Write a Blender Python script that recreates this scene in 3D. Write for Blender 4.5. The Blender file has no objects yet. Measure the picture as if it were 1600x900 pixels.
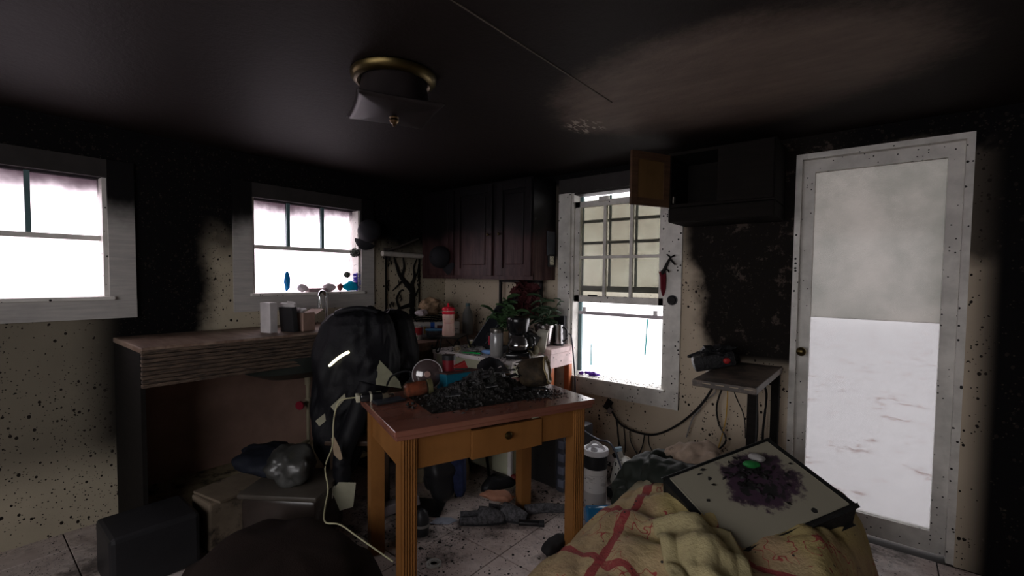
import bpy, bmesh, math, random
from mathutils import Vector, Matrix, Euler, noise as mn
R = math.radians
SC = bpy.context.scene
COL = SC.collection
random.seed(7)

# ------------------------------------------------------------------ camera
CAMP = Vector((3.4276, -3.1405, 1.42))
_f0 = Vector((-0.632, 0.775, 0)).normalized()
_r0 = Vector((_f0.y, -_f0.x, 0))
_p, _roll = R(2.5), 0.010
_fw = _f0 * math.cos(_p) + Vector((0, 0, -math.sin(_p)))
_u0 = _r0.cross(_fw)
_rt = _r0 * math.cos(_roll) + _u0 * math.sin(_roll)
_up = _u0 * math.cos(_roll) - _r0 * math.sin(_roll)
cd = bpy.data.cameras.new('camera')
cam = bpy.data.objects.new('camera', cd); COL.objects.link(cam)
M = Matrix((_rt, _up, -_fw)).transposed().to_4x4(); M.translation = CAMP
cam.matrix_world = M
cd.sensor_width = 36; cd.lens = 720 / 1600 * 36; cd.shift_y = 0.0084
cd.clip_start = 0.02
SC.camera = cam

# ------------------------------------------------------------------ sky, light, exposure
w = bpy.data.worlds.new('overcast'); SC.world = w; w.use_nodes = True
bg = w.node_tree.nodes['Background']
bg.inputs[0].default_value = (1.0, 0.97, 0.99, 1); bg.inputs[1].default_value = 4.4
SC.view_settings.view_transform = 'Standard'; SC.view_settings.look = 'None'
SC.view_settings.gamma = 1; SC.view_settings.exposure = 0.0
SC.view_settings.use_curve_mapping = False
def portal(loc, rot, sx, sy):          # sampling help only: the light that comes in is the sky's
    l = bpy.data.lights.new('portal', 'AREA'); l.shape = 'RECTANGLE'; l.size = sx; l.size_y = sy
    l.cycles.is_portal = True
    o = bpy.data.objects.new('window_portal', l); COL.objects.link(o); o.location = loc; o.rotation_euler = rot
portal((1.86, 0.16, 1.36), (R(-90), 0, 0), .8, 1.45)
portal((-.16, -1.38, 1.62), (R(90), 0, R(90 + 180)), .9, .7)
portal((-.16, -3.0, 1.62), (R(90), 0, R(90 + 180)), .9, .7)
portal((3.36, 0.16, 1.08), (R(-90), 0, 0), .74, 2.1)
portal((2.6, -4.56, 1.42), (R(90), 0, 0), 2.6, 1.3)

# ------------------------------------------------------------------ node helper
class G:
    def __init__(s, m): s.t = m.node_tree; s.n = s.t.nodes; s.l = s.t.links
    def new(s, k, **kw):
        n = s.n.new(k)
        for a, b in kw.items(): setattr(n, a, b)
        return n
    def put(s, sock, v):
        if isinstance(v, bpy.types.NodeSocket): s.l.new(v, sock)
        elif isinstance(v, (tuple, list)):
            v = tuple(v)
            sock.default_value = v + (1,) if len(v) == 3 and len(sock.default_value) == 4 else v
        else: sock.default_value = v
    def m(s, op, a, b=0.0, c=0.0):
        n = s.new('ShaderNodeMath', operation=op)
        s.put(n.inputs[0], a); s.put(n.inputs[1], b); s.put(n.inputs[2], c)
        return n.outputs[0]
    def ss(s, v, lo, hi, a=0.0, b=1.0):
        n = s.new('ShaderNodeMapRange', interpolation_type='SMOOTHSTEP')
        s.put(n.inputs[0], v)
        n.inputs[1].default_value = lo; n.inputs[2].default_value = hi
        n.inputs[3].default_value = a; n.inputs[4].default_value = b
        return n.outputs[0]
    def mix(s, f, a, b):
        n = s.new('ShaderNodeMix', data_type='RGBA')
        s.put(n.inputs[0], f); s.put(n.inputs[6], a); s.put(n.inputs[7], b)
        return n.outputs[2]
    def pos(s):
        g = s.new('ShaderNodeNewGeometry'); x = s.new('ShaderNodeSeparateXYZ')
        s.l.new(g.outputs['Position'], x.inputs[0])
        return g.outputs['Position'], x.outputs[0], x.outputs[1], x.outputs[2]
    def obj(s):
        g = s.new('ShaderNodeTexCoord'); return g.outputs['Object']
    def map(s, v, sc=(1, 1, 1), loc=(0, 0, 0), rot=(0, 0, 0)):
        n = s.new('ShaderNodeMapping'); s.put(n.inputs[0], v)
        n.inputs[1].default_value = loc; n.inputs[2].default_value = rot; n.inputs[3].default_value = sc
        return n.outputs[0]
    def noise(s, v, sc, det=3, rough=.6):
        n = s.new('ShaderNodeTexNoise'); s.put(n.inputs['Vector'], v)
        n.inputs['Scale'].default_value = sc; n.inputs['Detail'].default_value = det
        n.inputs['Roughness'].default_value = rough
        return n.outputs[0]
    def vor(s, v, sc):
        n = s.new('ShaderNodeTexVoronoi'); s.put(n.inputs['Vector'], v); n.inputs['Scale'].default_value = sc
        return n.outputs[0], n.outputs[1]
    def specks(s, v, sc, r, dens):
        """1 on scattered flecks; dens is a 0..1 value or socket"""
        d, c = s.vor(v, sc)
        sp = s.new('ShaderNodeSeparateColor'); s.l.new(c, sp.inputs[0])
        rr = s.m('MULTIPLY', sp.outputs[1], r)
        inside = s.m('LESS_THAN', s.m('ADD', d, s.m('MULTIPLY', s.noise(v, sc * 2.5, 2), r * .5)), s.m('ADD', rr, r * .35))
        pick = s.m('LESS_THAN', sp.outputs[0], dens)
        return s.m('MULTIPLY', inside, pick)

MATS = {}
def new_mat(name):
    m = bpy.data.materials.new(name); m.use_nodes = True; MATS[name] = m
    g = G(m); return m, g, m.node_tree.nodes['Principled BSDF']
def mat(name, col, rough=.6, metal=0, var=.15, vscale=8, soot=None, speck=0, bump=.0, bscale=60, alpha=1, trans=0, emit=0, spec=.2, sc2=40):
    if name in MATS: return MATS[name]
    m, g, b = new_mat(name)
    o = g.obj()
    c = g.mix(g.ss(g.noise(o, vscale, 4), .3, .7), tuple(x * (1 - var) for x in col), tuple(min(1, x * (1 + var)) for x in col))
    if soot:   # amount 0..1
        c = g.mix(g.ss(g.noise(o, 5, 6, .7), .62 - soot * .4, .75 - soot * .3, 0, .92), c, (.012, .011, .011))
    if speck:
        c = g.mix(g.specks(o, sc2, .3, speck), c, (.012, .01, .01))
    g.put(b.inputs['Base Color'], c)
    b.inputs['Roughness'].default_value = rough; b.inputs['Metallic'].default_value = metal
    b.inputs['Specular IOR Level'].default_value = spec
    if trans: b.inputs['Transmission Weight'].default_value = trans
    if alpha < 1: b.inputs['Alpha'].default_value = alpha
    if emit:
        b.inputs['Emission Color'].default_value = tuple(col) + (1,); b.inputs['Emission Strength'].default_value = emit
    if bump:
        bn = g.new('ShaderNodeBump'); bn.inputs[0].default_value = bump; bn.inputs[1].default_value = .01
        g.put(bn.inputs['Height'], g.noise(o, bscale, 4)); g.l.new(bn.outputs[0], b.inputs['Normal'])
    return m
def clear(name, tint, haze=.15, hazecol=(.8, .8, .8), gloss=.08, dirt=None):
    """thin see-through sheet: tinted, with a hazy film"""
    m, g, b = new_mat(name)
    out = g.n['Material Output']; g.n.remove(b)
    tr = g.new('ShaderNodeBsdfTransparent'); tl = g.new('ShaderNodeBsdfTranslucent'); df = g.new('ShaderNodeBsdfDiffuse')
    gl = g.new('ShaderNodeBsdfGlossy'); gl.inputs['Roughness'].default_value = .12
    o = g.pos()[0]
    t = tint
    if dirt: t = g.mix(g.ss(g.noise(o, dirt[1], 5, .65), .35, .68), tint, dirt[0])
    g.put(tr.inputs[0], t); g.put(tl.inputs[0], hazecol); g.put(df.inputs[0], hazecol)
    a = g.new('ShaderNodeMixShader'); a.inputs[0].default_value = .5; g.l.new(tl.outputs[0], a.inputs[1]); g.l.new(df.outputs[0], a.inputs[2])
    c = g.new('ShaderNodeMixShader'); c.inputs[0].default_value = haze; g.l.new(tr.outputs[0], c.inputs[1]); g.l.new(a.outputs[0], c.inputs[2])
    d = g.new('ShaderNodeMixShader'); d.inputs[0].default_value = gloss; g.l.new(c.outputs[0], d.inputs[1]); g.l.new(gl.outputs[0], d.inputs[2])
    g.l.new(d.outputs[0], out.inputs[0]); return m

SOOT = (.0055, .005, .0055)
# plaster of both walls: cream, blackened from about head height up, burst of soot behind the burnt appliance
def wall_mat(name, cream, lo, hi, scorch=False):
    m, g, b = new_mat(name)
    p, x, y, z = g.pos()
    n1 = g.noise(p, 2.2, 5, .6); n2 = g.noise(p, 14, 5, .7)
    c = g.mix(g.ss(n1, .3, .7), tuple(v * .86 for v in cream), cream)
    zz = g.m('ADD', z, g.m('MULTIPLY', g.m('SUBTRACT', n1, .5), .5))
    s = g.ss(zz, lo, hi)
    if scorch:
        # burn plume: left border runs down from the cupboard to the bench
        bx = g.m('ADD', g.m('SUBTRACT', x, 2.47), g.m('MULTIPLY', g.m('SUBTRACT', g.noise(p, 5, 4), .5), .16))
        bx = g.m('ADD', bx, g.m('MULTIPLY', g.m('MAXIMUM', g.m('SUBTRACT', z, 1.3), 0.0), .25))
        bx = g.m('SUBTRACT', bx, g.m('MULTIPLY', g.m('MAXIMUM', g.m('SUBTRACT', 1.12, z), 0.0), .5))
        sx = g.ss(bx, -.07, .05)
        lowcut = g.ss(z, .84, .95)
        rcut = g.ss(x, 3.05, 3.4, 1, 0)
        sc = g.m('MULTIPLY', g.m('MULTIPLY', sx, lowcut), rcut)
        flakes = g.m('MULTIPLY', g.ss(g.noise(p, 9, 7, .75), .56, .62), g.ss(bx, .0, .12))
        burnt = g.mix(g.m('MULTIPLY', flakes, .8), (.012, .010, .009), (.075, .058, .048))
        # black halo round the window head and up the wall
        s = g.m('MAXIMUM', s, g.m('MULTIPLY', g.ss(zz, 1.45, 1.62), g.m('MAXIMUM', g.ss(x, 1.5, 1.36, 0, .9), g.ss(x, 2.28, 2.45, 0, .85))))
        c = g.mix(s, c, SOOT); c = g.mix(sc, c, burnt)
    else:
        c = g.mix(s, c, SOOT)
    if not scorch: s2 = g.m('MULTIPLY', g.ss(g.m('ADD', y, g.m('MULTIPLY', n1, .3)), -1.85, -2.0), g.ss(z, .2, .5)); c = g.mix(g.m('MULTIPLY', s2, g.ss(y, -2.75, -2.5, .6, 1)), c, SOOT)
    if scorch: c = g.mix(g.ss(x, 3.7, 3.85), c, SOOT)
    near = g.ss(g.noise(p, 2.5, 3), .40, .64, .05, .45)
    pd = g.map(p, (1, 1, .8)); c = g.mix(g.specks(pd, 46, .34, near), c, (.02, .016, .014))
    c = g.mix(g.specks(p, 95, .34, near), c, (.03, .025, .02))
    c = g.mix(g.ss(n2, .62, .8, 0, .4), c, tuple(v * .5 for v in cream))
    g.put(b.inputs['Base Color'], c); b.inputs['Roughness'].default_value = .8; b.inputs['Specular IOR Level'].default_value = .06
    bn = g.new('ShaderNodeBump'); bn.inputs[0].default_value = .25; bn.inputs[1].default_value = .01
    g.put(bn.inputs['Height'], n2); g.l.new(bn.outputs[0], b.inputs['Normal'])
    return m
WB = wall_mat('sooty_cream_plaster', (.56, .47, .36), 1.9, 2.12, True)
WL = wall_mat('sooty_cream_boards', (.50, .44, .33), 1.42, 1.78)
WX = wall_mat('sooty_far_plaster', (.4, .34, .28), 1.2, 1.8)
def ceil_mat():
    m, g, b = new_mat('sooty_ceiling')
    p, x, y, z = g.pos()
    n = g.noise(p, 3, 6, .7); nf = g.noise(p, 40, 4, .7)
    dx = g.m('DIVIDE', g.m('SUBTRACT', x, 2.82), .80); dy = g.m('DIVIDE', g.m('SUBTRACT', y, -.98), .62)
    r = g.m('SQRT', g.m('ADD', g.m('MULTIPLY', dx, dx), g.m('MULTIPLY', dy, dy)))
    r = g.m('ADD', r, g.m('ADD', g.m('MULTIPLY', g.m('SUBTRACT', n, .5), .35), g.m('MULTIPLY', g.m('SUBTRACT', nf, .5), .14)))
    patch = g.ss(r, 1.08, .72)
    backd = g.ss(y, -.95, -.45, 1, .35)
    streak = g.noise(g.map(p, (3, 9, 1), rot=(0, 0, .5)), 2.0, 5, .65)
    c = g.mix(streak, (.10, .076, .064), (.24, .185, .155))
    c = g.mix(g.m('MULTIPLY', patch, backd), g.mix(n, (.011, .008, .007), (.019, .014, .013)), c)
    # flaked paint
    fx = g.m('DIVIDE', g.m('SUBTRACT', x, 2.12), .12); fy = g.m('DIVIDE', g.m('SUBTRACT', y, -.92), .16)
    fr = g.m('SQRT', g.m('ADD', g.m('MULTIPLY', fx, fx), g.m('MULTIPLY', fy, fy)))
    fl = g.m('MULTIPLY', g.ss(fr, 1, .5), g.m('GREATER_THAN', g.noise(g.map(p, (20, 6, 1), rot=(0, 0, .6)), 2.2, 3), .56))
    c = g.mix(fl, c, (.40, .34, .29))
    g.put(b.inputs['Base Color'], c); b.inputs['Roughness'].default_value = .6; b.inputs['Specular IOR Level'].default_value = .12
    bn = g.new('ShaderNodeBump'); bn.inputs[0].default_value = .2; bn.inputs[1].default_value = .01
    g.put(bn.inputs['Height'], nf); g.l.new(bn.outputs[0], b.inputs['Normal'])
    return m
CE = ceil_mat()
def tile_mat():
    m, g, b = new_mat('dirty_floor_tile')
    p, x, y, z = g.pos()
    n = g.noise(p, 3, 6, .7)
    c = g.mix(g.ss(n, .35, .7), (.64, .55, .52), (.42, .33, .30))
    dn = g.ss(g.noise(p, 4, 3), .4, .65, .1, .6); pq = g.map(p, (1, 1.6, 1), rot=(0, 0, .7)); c = g.mix(g.specks(pq, 50, .36, dn), c, (.025, .02, .02))
    c = g.mix(g.specks(pq, 110, .36, dn), c, (.03, .022, .02))
    c = g.mix(g.ss(g.noise(p, 1.6, 6, .75), .50, .64, 0, .85), c, (.03, .024, .022))
    g.put(b.inputs['Base Color'], c)
    g.put(b.inputs['Roughness'], g.ss(g.noise(p, 6, 3), .4, .6, .22, .6))
    return m
TI = tile_mat()
def wood(name, c1, c2, rough=.5, sc=(3, 3, 40), burn=None, rot=(0, 0, 0), coat=0):
    m, g, b = new_mat(name)
    o = g.obj(); v = g.map(o, sc, rot=rot)
    n = g.noise(v, 1.5, 6, .65)
    c = g.mix(g.ss(n, .3, .7), c1, c2)
    c = g.mix(g.ss(g.noise(o, 4, 4), .45, .75, 0, .3), c, tuple(x * .4 for x in c1))
    if burn:
        p, x, y, z = g.pos()
        zz = g.m('ADD', z, g.m('MULTIPLY', g.m('SUBTRACT', g.noise(p, 4, 4), .5), .25))
        c = g.mix(g.ss(zz, burn[0], burn[1]), c, SOOT)
    g.put(b.inputs['Base Color'], c); b.inputs['Roughness'].default_value = rough; b.inputs['Specular IOR Level'].default_value = .5 if coat else .15
    b.inputs['Coat Weight'].default_value = coat; b.inputs['Coat Roughness'].default_value = .15
    return m
WHITE = mat('sooty_white_paint', (.66, .62, .60), .45, speck=.3, sc2=45, soot=0)
WINW = mat('window_white_paint', (.62, .60, .56), .4, speck=.25, sc2=50)
WHSOOT = mat('soot_black_trim', (.03, .027, .026), .6)
BLK = mat('char_black', (.012, .011, .011), .55, bump=.4)
BLKG = mat('gloss_black_plastic', (.012, .012, .013), .18, spec=.5)
BLKP = mat('dull_black_plastic', (.02, .02, .022), .42)
BLKM = mat('black_iron', (.012, .012, .012), .4, metal=.6)
CHR = mat('chrome_metal', (.75, .77, .78), .12, metal=1)
BRASS = mat('aged_brass', (.10, .075, .03), .36, metal=1)
ORW = wood('orange_pine', (.215, .092, .027), (.275, .122, .037), .4, (4, 4, 1))
TOPW = wood('red_brown_tabletop', (.20, .075, .05), (.27, .11, .078), .16, (1.0, 5, 5), coat=.3)
CHERRY = wood('dark_cherry_oak', (.028, .011, .012), (.085, .045, .043), .38, (22, 22, 1.5), burn=(1.62, 1.84))
OPENW = wood('pale_cupboard_door_back', (.10, .056, .021), (.13, .075, .03), .5, (6, 6, .8))
BURNW = wood('scorched_cupboard_wood', (.007, .006, .005), (.011, .009, .008), .9)
COUNT = wood('burnt_wood_worktop', (.16, .10, .075), (.30, .22, .17), .5, (2, 12, 3))
STRAW = None

# ------------------------------------------------------------------ mesh helper
class B:
    def __init__(s): s.b = bmesh.new()
    def _tag(s, vs, M):
        for v in vs: v.co = M @ v.co
    def box(s, c, d, rot=(0, 0, 0), bev=0, seg=2):
        r = bmesh.ops.create_cube(s.b, size=1)
        Mx = Matrix.Translation(c) @ Euler(rot).to_matrix().to_4x4() @ Matrix.Diagonal((d[0], d[1], d[2], 1))
        s._tag(r['verts'], Mx)
        if bev:
            es = list({e for v in r['verts'] for e in v.link_edges})
            bmesh.ops.bevel(s.b, geom=es, offset=bev, segments=seg, profile=.5, affect='EDGES')
        return s
    def span(s, a, b, bev=0):
        a, b = Vector(a), Vector(b)
        return s.box((a + b) / 2, [abs(v) for v in (b - a)], bev=bev)
    def axes(s, o, X, Y, Z, bev=0):
        """box from corner o with edge vectors X Y Z"""
        r = bmesh.ops.create_cube(s.b, size=1)
        o, X, Y, Z = map(Vector, (o, X, Y, Z))
        for v in r['verts']:
            k = v.co + Vector((.5, .5, .5)); v.co = o + X * k.x + Y * k.y + Z * k.z
        if bev:
            es = list({e for v in r['verts'] for e in v.link_edges})
            bmesh.ops.bevel(s.b, geom=es, offset=bev, segments=2, profile=.5, affect='EDGES')
        return s
    def cyl(s, p0, p1, r0, r1=None, n=20):
        p0, p1 = Vector(p0), Vector(p1); r1 = r0 if r1 is None else r1
        d = p1 - p0
        q = d.to_track_quat('Z', 'Y').to_matrix().to_4x4()
        r = bmesh.ops.create_cone(s.b, cap_ends=True, segments=n, radius1=max(r0, 1e-4), radius2=max(r1, 1e-4), depth=d.length)
        s._tag(r['verts'], Matrix.Translation((p0 + p1) / 2) @ q); return s
    def tube(s, pts, r, n=8, sub=4, taper=None):
        P = [Vector(p) for p in pts]
        if sub > 1 and len(P) > 2:
            Q = []
            for i in range(len(P) - 1):
                a, b_, c, d = P[max(i - 1, 0)], P[i], P[i + 1], P[min(i + 2, len(P) - 1)]
                for k in range(sub):
                    t = k / sub
                    Q.append(.5 * ((2 * b_) + (c - a) * t + (2 * a - 5 * b_ + 4 * c - d) * t * t + (3 * b_ - a - 3 * c + d) * t ** 3))
            Q.append(P[-1]); P = Q
        rings = []; up = Vector((0, 0, 1)); N = len(P)
        for i, p in enumerate(P):
            t = (P[min(i + 1, N - 1)] - P[max(i - 1, 0)]).normalized()
            a = t.cross(up)
            if a.length < .1: a = t.cross(Vector((1, 0, 0)))
            a.normalize(); b_ = t.cross(a)
            rr = r if taper is None else r + (taper - r) * i / (N - 1)
            rings.append([s.b.verts.new(p + (a * math.cos(k * 2 * math.pi / n) + b_ * math.sin(k * 2 * math.pi / n)) * rr) for k in range(n)])
        for i in range(N - 1):
            for k in range(n):
                s.b.faces.new((rings[i][k], rings[i][(k + 1) % n], rings[i + 1][(k + 1) % n], rings[i + 1][k]))
        s.b.faces.new(rings[0][::-1]); s.b.faces.new(rings[-1]); return s
    def lathe(s, prof, n=28, M=None, wob=None):
        rings = []
        M = M or Matrix()
        for r, z in prof:
            ring = []
            for k in range(n):
                a = k * 2 * math.pi / n
                q = Vector((math.cos(a) * r, math.sin(a) * r, z))
                if wob: q = wob(q, a)
                ring.append(s.b.verts.new(M @ q))
            rings.append(ring)
        for i in range(len(rings) - 1):
            for k in range(n):
                s.b.faces.new((rings[i][k], rings[i][(k + 1) % n], rings[i + 1][(k + 1) % n], rings[i + 1][k]))
        if prof[0][0] > 1e-5: s.b.faces.new(rings[0][::-1])
        if prof[-1][0] > 1e-5: s.b.faces.new(rings[-1])
        bmesh.ops.remove_doubles(s.b, verts=[v for r_ in (rings[0], rings[-1]) for v in r_], dist=1e-5)
        return s
    def blob(s, c, rad, rot=(0, 0, 0), amp=.15, freq=3, seed=0, sub=4, fold=0, fdir=(1, .4, .2), zmin=None):
        r = bmesh.ops.create_icosphere(s.b, subdivisions=sub, radius=1)
        Mx = Matrix.Translation(c) @ Euler(rot).to_matrix().to_4x4() @ Matrix.Diagonal((rad[0], rad[1], rad[2], 1))
        fd = Vector(fdir).normalized()
        for v in r['verts']:
            n = v.co.normalized()
            q = Vector((n.x * rad[0], n.y * rad[1], n.z * rad[2])) * freq * 5 + Vector((seed * 7.1, seed * 3.3, 0))
            k = 1 + amp * (mn.noise(q * .6) + .5 * mn.noise(q * 1.7))
            if fold:
                ph = q.dot(fd) * 2.2 + 3 * mn.noise(q * .4)
                k += fold * (abs(math.sin(ph)) - .5)
            v.co = Mx @ (n * k)
            if zmin is not None and v.co.z < zmin: v.co.z = zmin + random.random() * .002
        return s
    def loft(s, secs, n=48, fold=.06, seed=0, wild=0, e=.75):
        """secs: (x, y, z, half width, half depth); width runs along the camera's right"""
        rings = []
        for (x, y, z, hw, hd) in secs:
            ring = []
            for k in range(n):
                a = k * 2 * math.pi / n
                ca, sa = math.cos(a), math.sin(a)
                ca = math.copysign(abs(ca) ** e, ca); sa = math.copysign(abs(sa) ** e, sa)
                q = Vector((ca * 2.2, sa * 2.2, z * 1.6 + seed * 5))
                f = 1 + fold * math.sin(5 * a + 4 * mn.noise(q)) + fold * .8 * math.sin(11 * a + 5 * mn.noise(q * 1.3)) * min(1, hw / .15) + fold * mn.noise(q * 2.4)
                f += wild * (mn.noise(Vector((ca * 1.4 + z * 2.2, sa * 1.4, z * 4 + seed))) + .6 * abs(mn.noise(Vector((ca * 3 - z * 6, sa * 3, z * 7 + seed)))))
                d = Vector((.775, .632, 0)) * ca * hw * (1 + (f - 1) * .35) + Vector((-.632, .775, 0)) * sa * hd * f
                ring.append(s.b.verts.new(Vector((x, y, z + .012 * mn.noise(q * 3))) + d))
            rings.append(ring)
        for i in range(len(rings) - 1):
            for k in range(n):
                s.b.faces.new((rings[i][k], rings[i + 1][k], rings[i + 1][(k + 1) % n], rings[i][(k + 1) % n]))
        s.b.faces.new(rings[0]); s.b.faces.new(rings[-1][::-1]); return s
    def grid(s, fn, nu, nv, thick=0):
        V = [[s.b.verts.new(fn(i / nu, j / nv)) for j in range(nv + 1)] for i in range(nu + 1)]
        for i in range(nu):
            for j in range(nv): s.b.faces.new((V[i][j], V[i + 1][j], V[i + 1][j + 1], V[i][j + 1]))
        if thick:
            bmesh.ops.recalc_face_normals(s.b, faces=s.b.faces)
            bmesh.ops.solidify(s.b, geom=s.b.faces[:], thickness=thick)
        return s
    def poly(s, pts, o, X, Y, th):
        """flat outline pts in the plane o + X*u + Y*v, given thickness"""
        o, X, Y = Vector(o), Vector(X), Vector(Y); N = X.cross(Y).normalized() * th
        a = [s.b.verts.new(o + X * u + Y * v) for u, v in pts]; b_ = [s.b.verts.new(o + X * u + Y * v + N) for u, v in pts]
        s.b.faces.new(a[::-1]); s.b.faces.new(b_); n = len(pts)
        for i in range(n): s.b.faces.new((a[i], a[(i + 1) % n], b_[(i + 1) % n], b_[i]))
        return s
    def flake(s, c, size, flat=.3):
        n = random.choice((4, 5, 6)); rot = Euler((random.uniform(-.5, .5), random.uniform(-.5, .5), random.uniform(0, 6.3))).to_matrix()
        el = random.uniform(.35, 1)
        ring = [Vector((math.cos(k * 6.283 / n) * size * random.uniform(.6, 1), math.sin(k * 6.283 / n) * size * el * random.uniform(.6, 1), 0)) for k in range(n)]
        V = [s.b.verts.new(Vector(c) + rot @ q) for q in ring]
        t = s.b.verts.new(Vector(c) + rot @ Vector((0, 0, size * flat))); u = s.b.verts.new(Vector(c) + rot @ Vector((0, 0, -size * flat * .5)))
        for k in range(n):
            s.b.faces.new((V[k], V[(k + 1) % n], t)); s.b.faces.new((V[(k + 1) % n], V[k], u))
        return s

def obj(name, b, m, parent=None, smooth=False, kind=None, label=None):
    me = bpy.data.meshes.new(name)
    bmesh.ops.recalc_face_normals(b.b, faces=b.b.faces)
    b.b.to_mesh(me); b.b.free()
    me.materials.append(m)
    if smooth:
        for p in me.polygons: p.use_smooth = True
        if smooth != 'all':
            try: me.set_sharp_from_angle(angle=R(38))
            except Exception: pass
    o = bpy.data.objects.new(name, me); COL.objects.link(o)
    if parent: o.parent = parent
    if kind: o['kind'] = kind
    if label: o['label'] = label
    return o
def thing(name, label, cat, loc=(0, 0, 0), rz=0, group=None):
    o = bpy.data.objects.new(name, None); COL.objects.link(o); o.empty_display_size = .1
    o.location = loc; o.rotation_euler = (0, 0, rz)
    o['label'] = label; o['category'] = cat
    if group: o['group'] = group
    return o
def one(name, b, m, label, cat, smooth=False, kind=None, group=None):
    """a thing that is one mesh; its origin goes to its base"""
    o = obj(name, b, m, None, smooth, kind, label); o['category'] = cat
    if group: o['group'] = group
    xs = [v.co for v in o.data.vertices]
    c = Vector((sum(v.x for v in xs) / len(xs), sum(v.y for v in xs) / len(xs), min(v.z for v in xs)))
    o.data.transform(Matrix.Translation(-c)); o.location = c
    return o
def struct(name, b, m, parent=None, smooth=False):
    o = obj(name, b, m, parent, smooth)
    if parent is None: o['kind'] = 'structure'
    return o
def sroot(name):
    o = bpy.data.objects.new(name, None); COL.objects.link(o); o['kind'] = 'structure'; return o
def frame_along(d, roll=0):
    return Vector(d).to_track_quat('Z', 'Y').to_matrix().to_4x4()

# ================================================================== room shell
T = .14
def wall_y(name, m, x0, x1, y0, y1, holes, H=2.24):       # wall running along x
    b = B(); xs = x0
    for (a, c, z0, z1) in sorted(holes):
        b.span((xs, y0, -.02), (a, y1, H))
        if z0 > 0: b.span((a, y0, -.02), (c, y1, z0))
        if z1 < H: b.span((a, y0, z1), (c, y1, H))
        xs = c
    b.span((xs, y0, -.02), (x1, y1, H)); return struct(name, b, m)
def wall_x(name, m, y0, y1, x0, x1, holes, H=2.24):
    b = B(); ys = y0
    for (a, c, z0, z1) in sorted(holes):
        b.span((x0, ys, -.02), (x1, a, H))
        if z0 > 0: b.span((x0, a, -.02), (x1, c, z0))
        if z1 < H: b.span((x0, a, z1), (x1, c, H))
        ys = c
    b.span((x0, ys, -.02), (x1, y1, H)); return struct(name, b, m)
wall_y('wall_back', WB, 0, 4.5, 0, T, [(1.47, 2.24, .64, 2.08), (2.99, 3.73, 0, 2.14)])
wall_x('wall_left', WL, -4.6, T, -T, 0, [(-1.80, -.95, 1.28, 1.95), (-3.45, -2.56, 1.28, 1.95)])
wall_x('wall_right', WX, -4.6, T, 4.5, 4.5 + T, [])
wall_y('wall_front', WX, -T, 4.5 + T, -4.6 - T, -4.6, [(1.3, 3.9, .8, 2.08)])
struct('ceiling', B().span((-T, -4.6 - T, 2.24), (4.5 + T, T, 2.34)), CE)
ce = bpy.data.objects['ceiling']
struct('board_joint', B().span((2.392, -4.5, 2.2365), (2.398, -1.15, 2.2405)), mat('joint_plaster', (.10, .085, .07), .6), ce)
fl = struct('floor', B().span((-T, -4.6 - T, -.08), (4.5 + T, T, -.006)), mat('dark_grout', (.025, .018, .016), .8))
bt = B().box((0, 0, 0), (.339, .339, .012), bev=.0015, seg=1)
t0 = None
for i in range(-5, 9):
    for j in range(-9, 5):
        x = 1.597 + (i + .5) * .345; y = -1.4 + (j + .5) * .345
        if not (-.1 < x < 4.6 and -4.6 < y < .1): continue
        if t0 is None:
            t0 = obj('tile', bt, TI, fl); o = t0
        else:
            o = t0.copy(); COL.objects.link(o); o.scale = (1, 1, 1)
        o.location = (x, y, -.006 + random.uniform(-.0006, .0006))
        sx = 1
        if x + .17 > 4.5: sx = max(.05, (4.5 - (x - .17)) / .34); o.location.x = x - .17 * (1 - sx); o.scale.x = sx
        if x - .17 < 0: sx = max(.05, (x + .17) / .34); o.location.x = x + .17 * (1 - sx); o.scale.x = sx
        if y + .17 > 0: sy = max(.05, -(y - .17) / .34); o.location.y = y - .17 * (1 - sy); o.scale.y = sy
        if y - .17 < -4.6: sy = max(.05, (y + .17 + 4.6) / .34); o.location.y = y + .17 * (1 - sy); o.scale.y = sy

# ground outdoors, pale under thin snow
def snow():
    m, g, b = new_mat('snowy_ground')
    p = g.pos()[0]
    c = g.mix(g.ss(g.noise(p, 3, 8, .8), .56, .64), (.82, .80, .82), (.42, .30, .28))
    g.put(b.inputs['Base Color'], c); b.inputs['Roughness'].default_value = .9; return m
struct('ground', B().grid(lambda u, v: Vector((-25 + 50 * u, -25 + 50 * v, -.45)), 1, 1), snow())
bpy.data.objects['ground'].data.polygons[0].use_smooth = False

# ------------------------------------------------------------------ right-hand sash window (window_2)
SG = clear('sooty_pane', (.43, .425, .385), .08, (.5, .48, .44), .02, dirt=((.37, .355, .315), 3))
SG2 = clear('sooty_storm_pane', (.78, .78, .76), .06, (.6, .6, .6), .03)
CLR = clear('open_screen_mesh', (.93, .93, .93), .05, (.8, .8, .8), .0)
STORM = mat('blue_grey_storm_frame', (.10, .17, .18), .4)
w2 = sroot('window_2')
cas = B().span((1.36, -.022, .52), (1.47, 0, 2.08)); struct('casing', cas, WINW, w2)
struct('casing', B().span((2.24, -.022, .52), (2.35, 0, 2.08)), WINW, w2)
struct('casing', B().span((1.36, -.024, 2.08), (2.35, 0, 2.19)), WHSOOT, w2)
struct('casing', B().span((1.36, -.026, .52), (2.35, -.0221, .64)).span((1.36, -.022, .52), (2.35, 0, .64)), WINW, w2)
struct('window_sill', B().span((1.45, -.05, .63), (2.26, .13, .648), bev=.004), WINW, w2)
struct('jamb', B().span((1.47, 0, .64), (1.49, .13, 2.08)), WINW, w2)
struct('jamb', B().span((2.22, 0, .64), (2.24, .13, 2.08)), WINW, w2)
struct('jamb', B().span((1.49, 0, 2.065), (2.22, .13, 2.08)), WHSOOT, w2)
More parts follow.
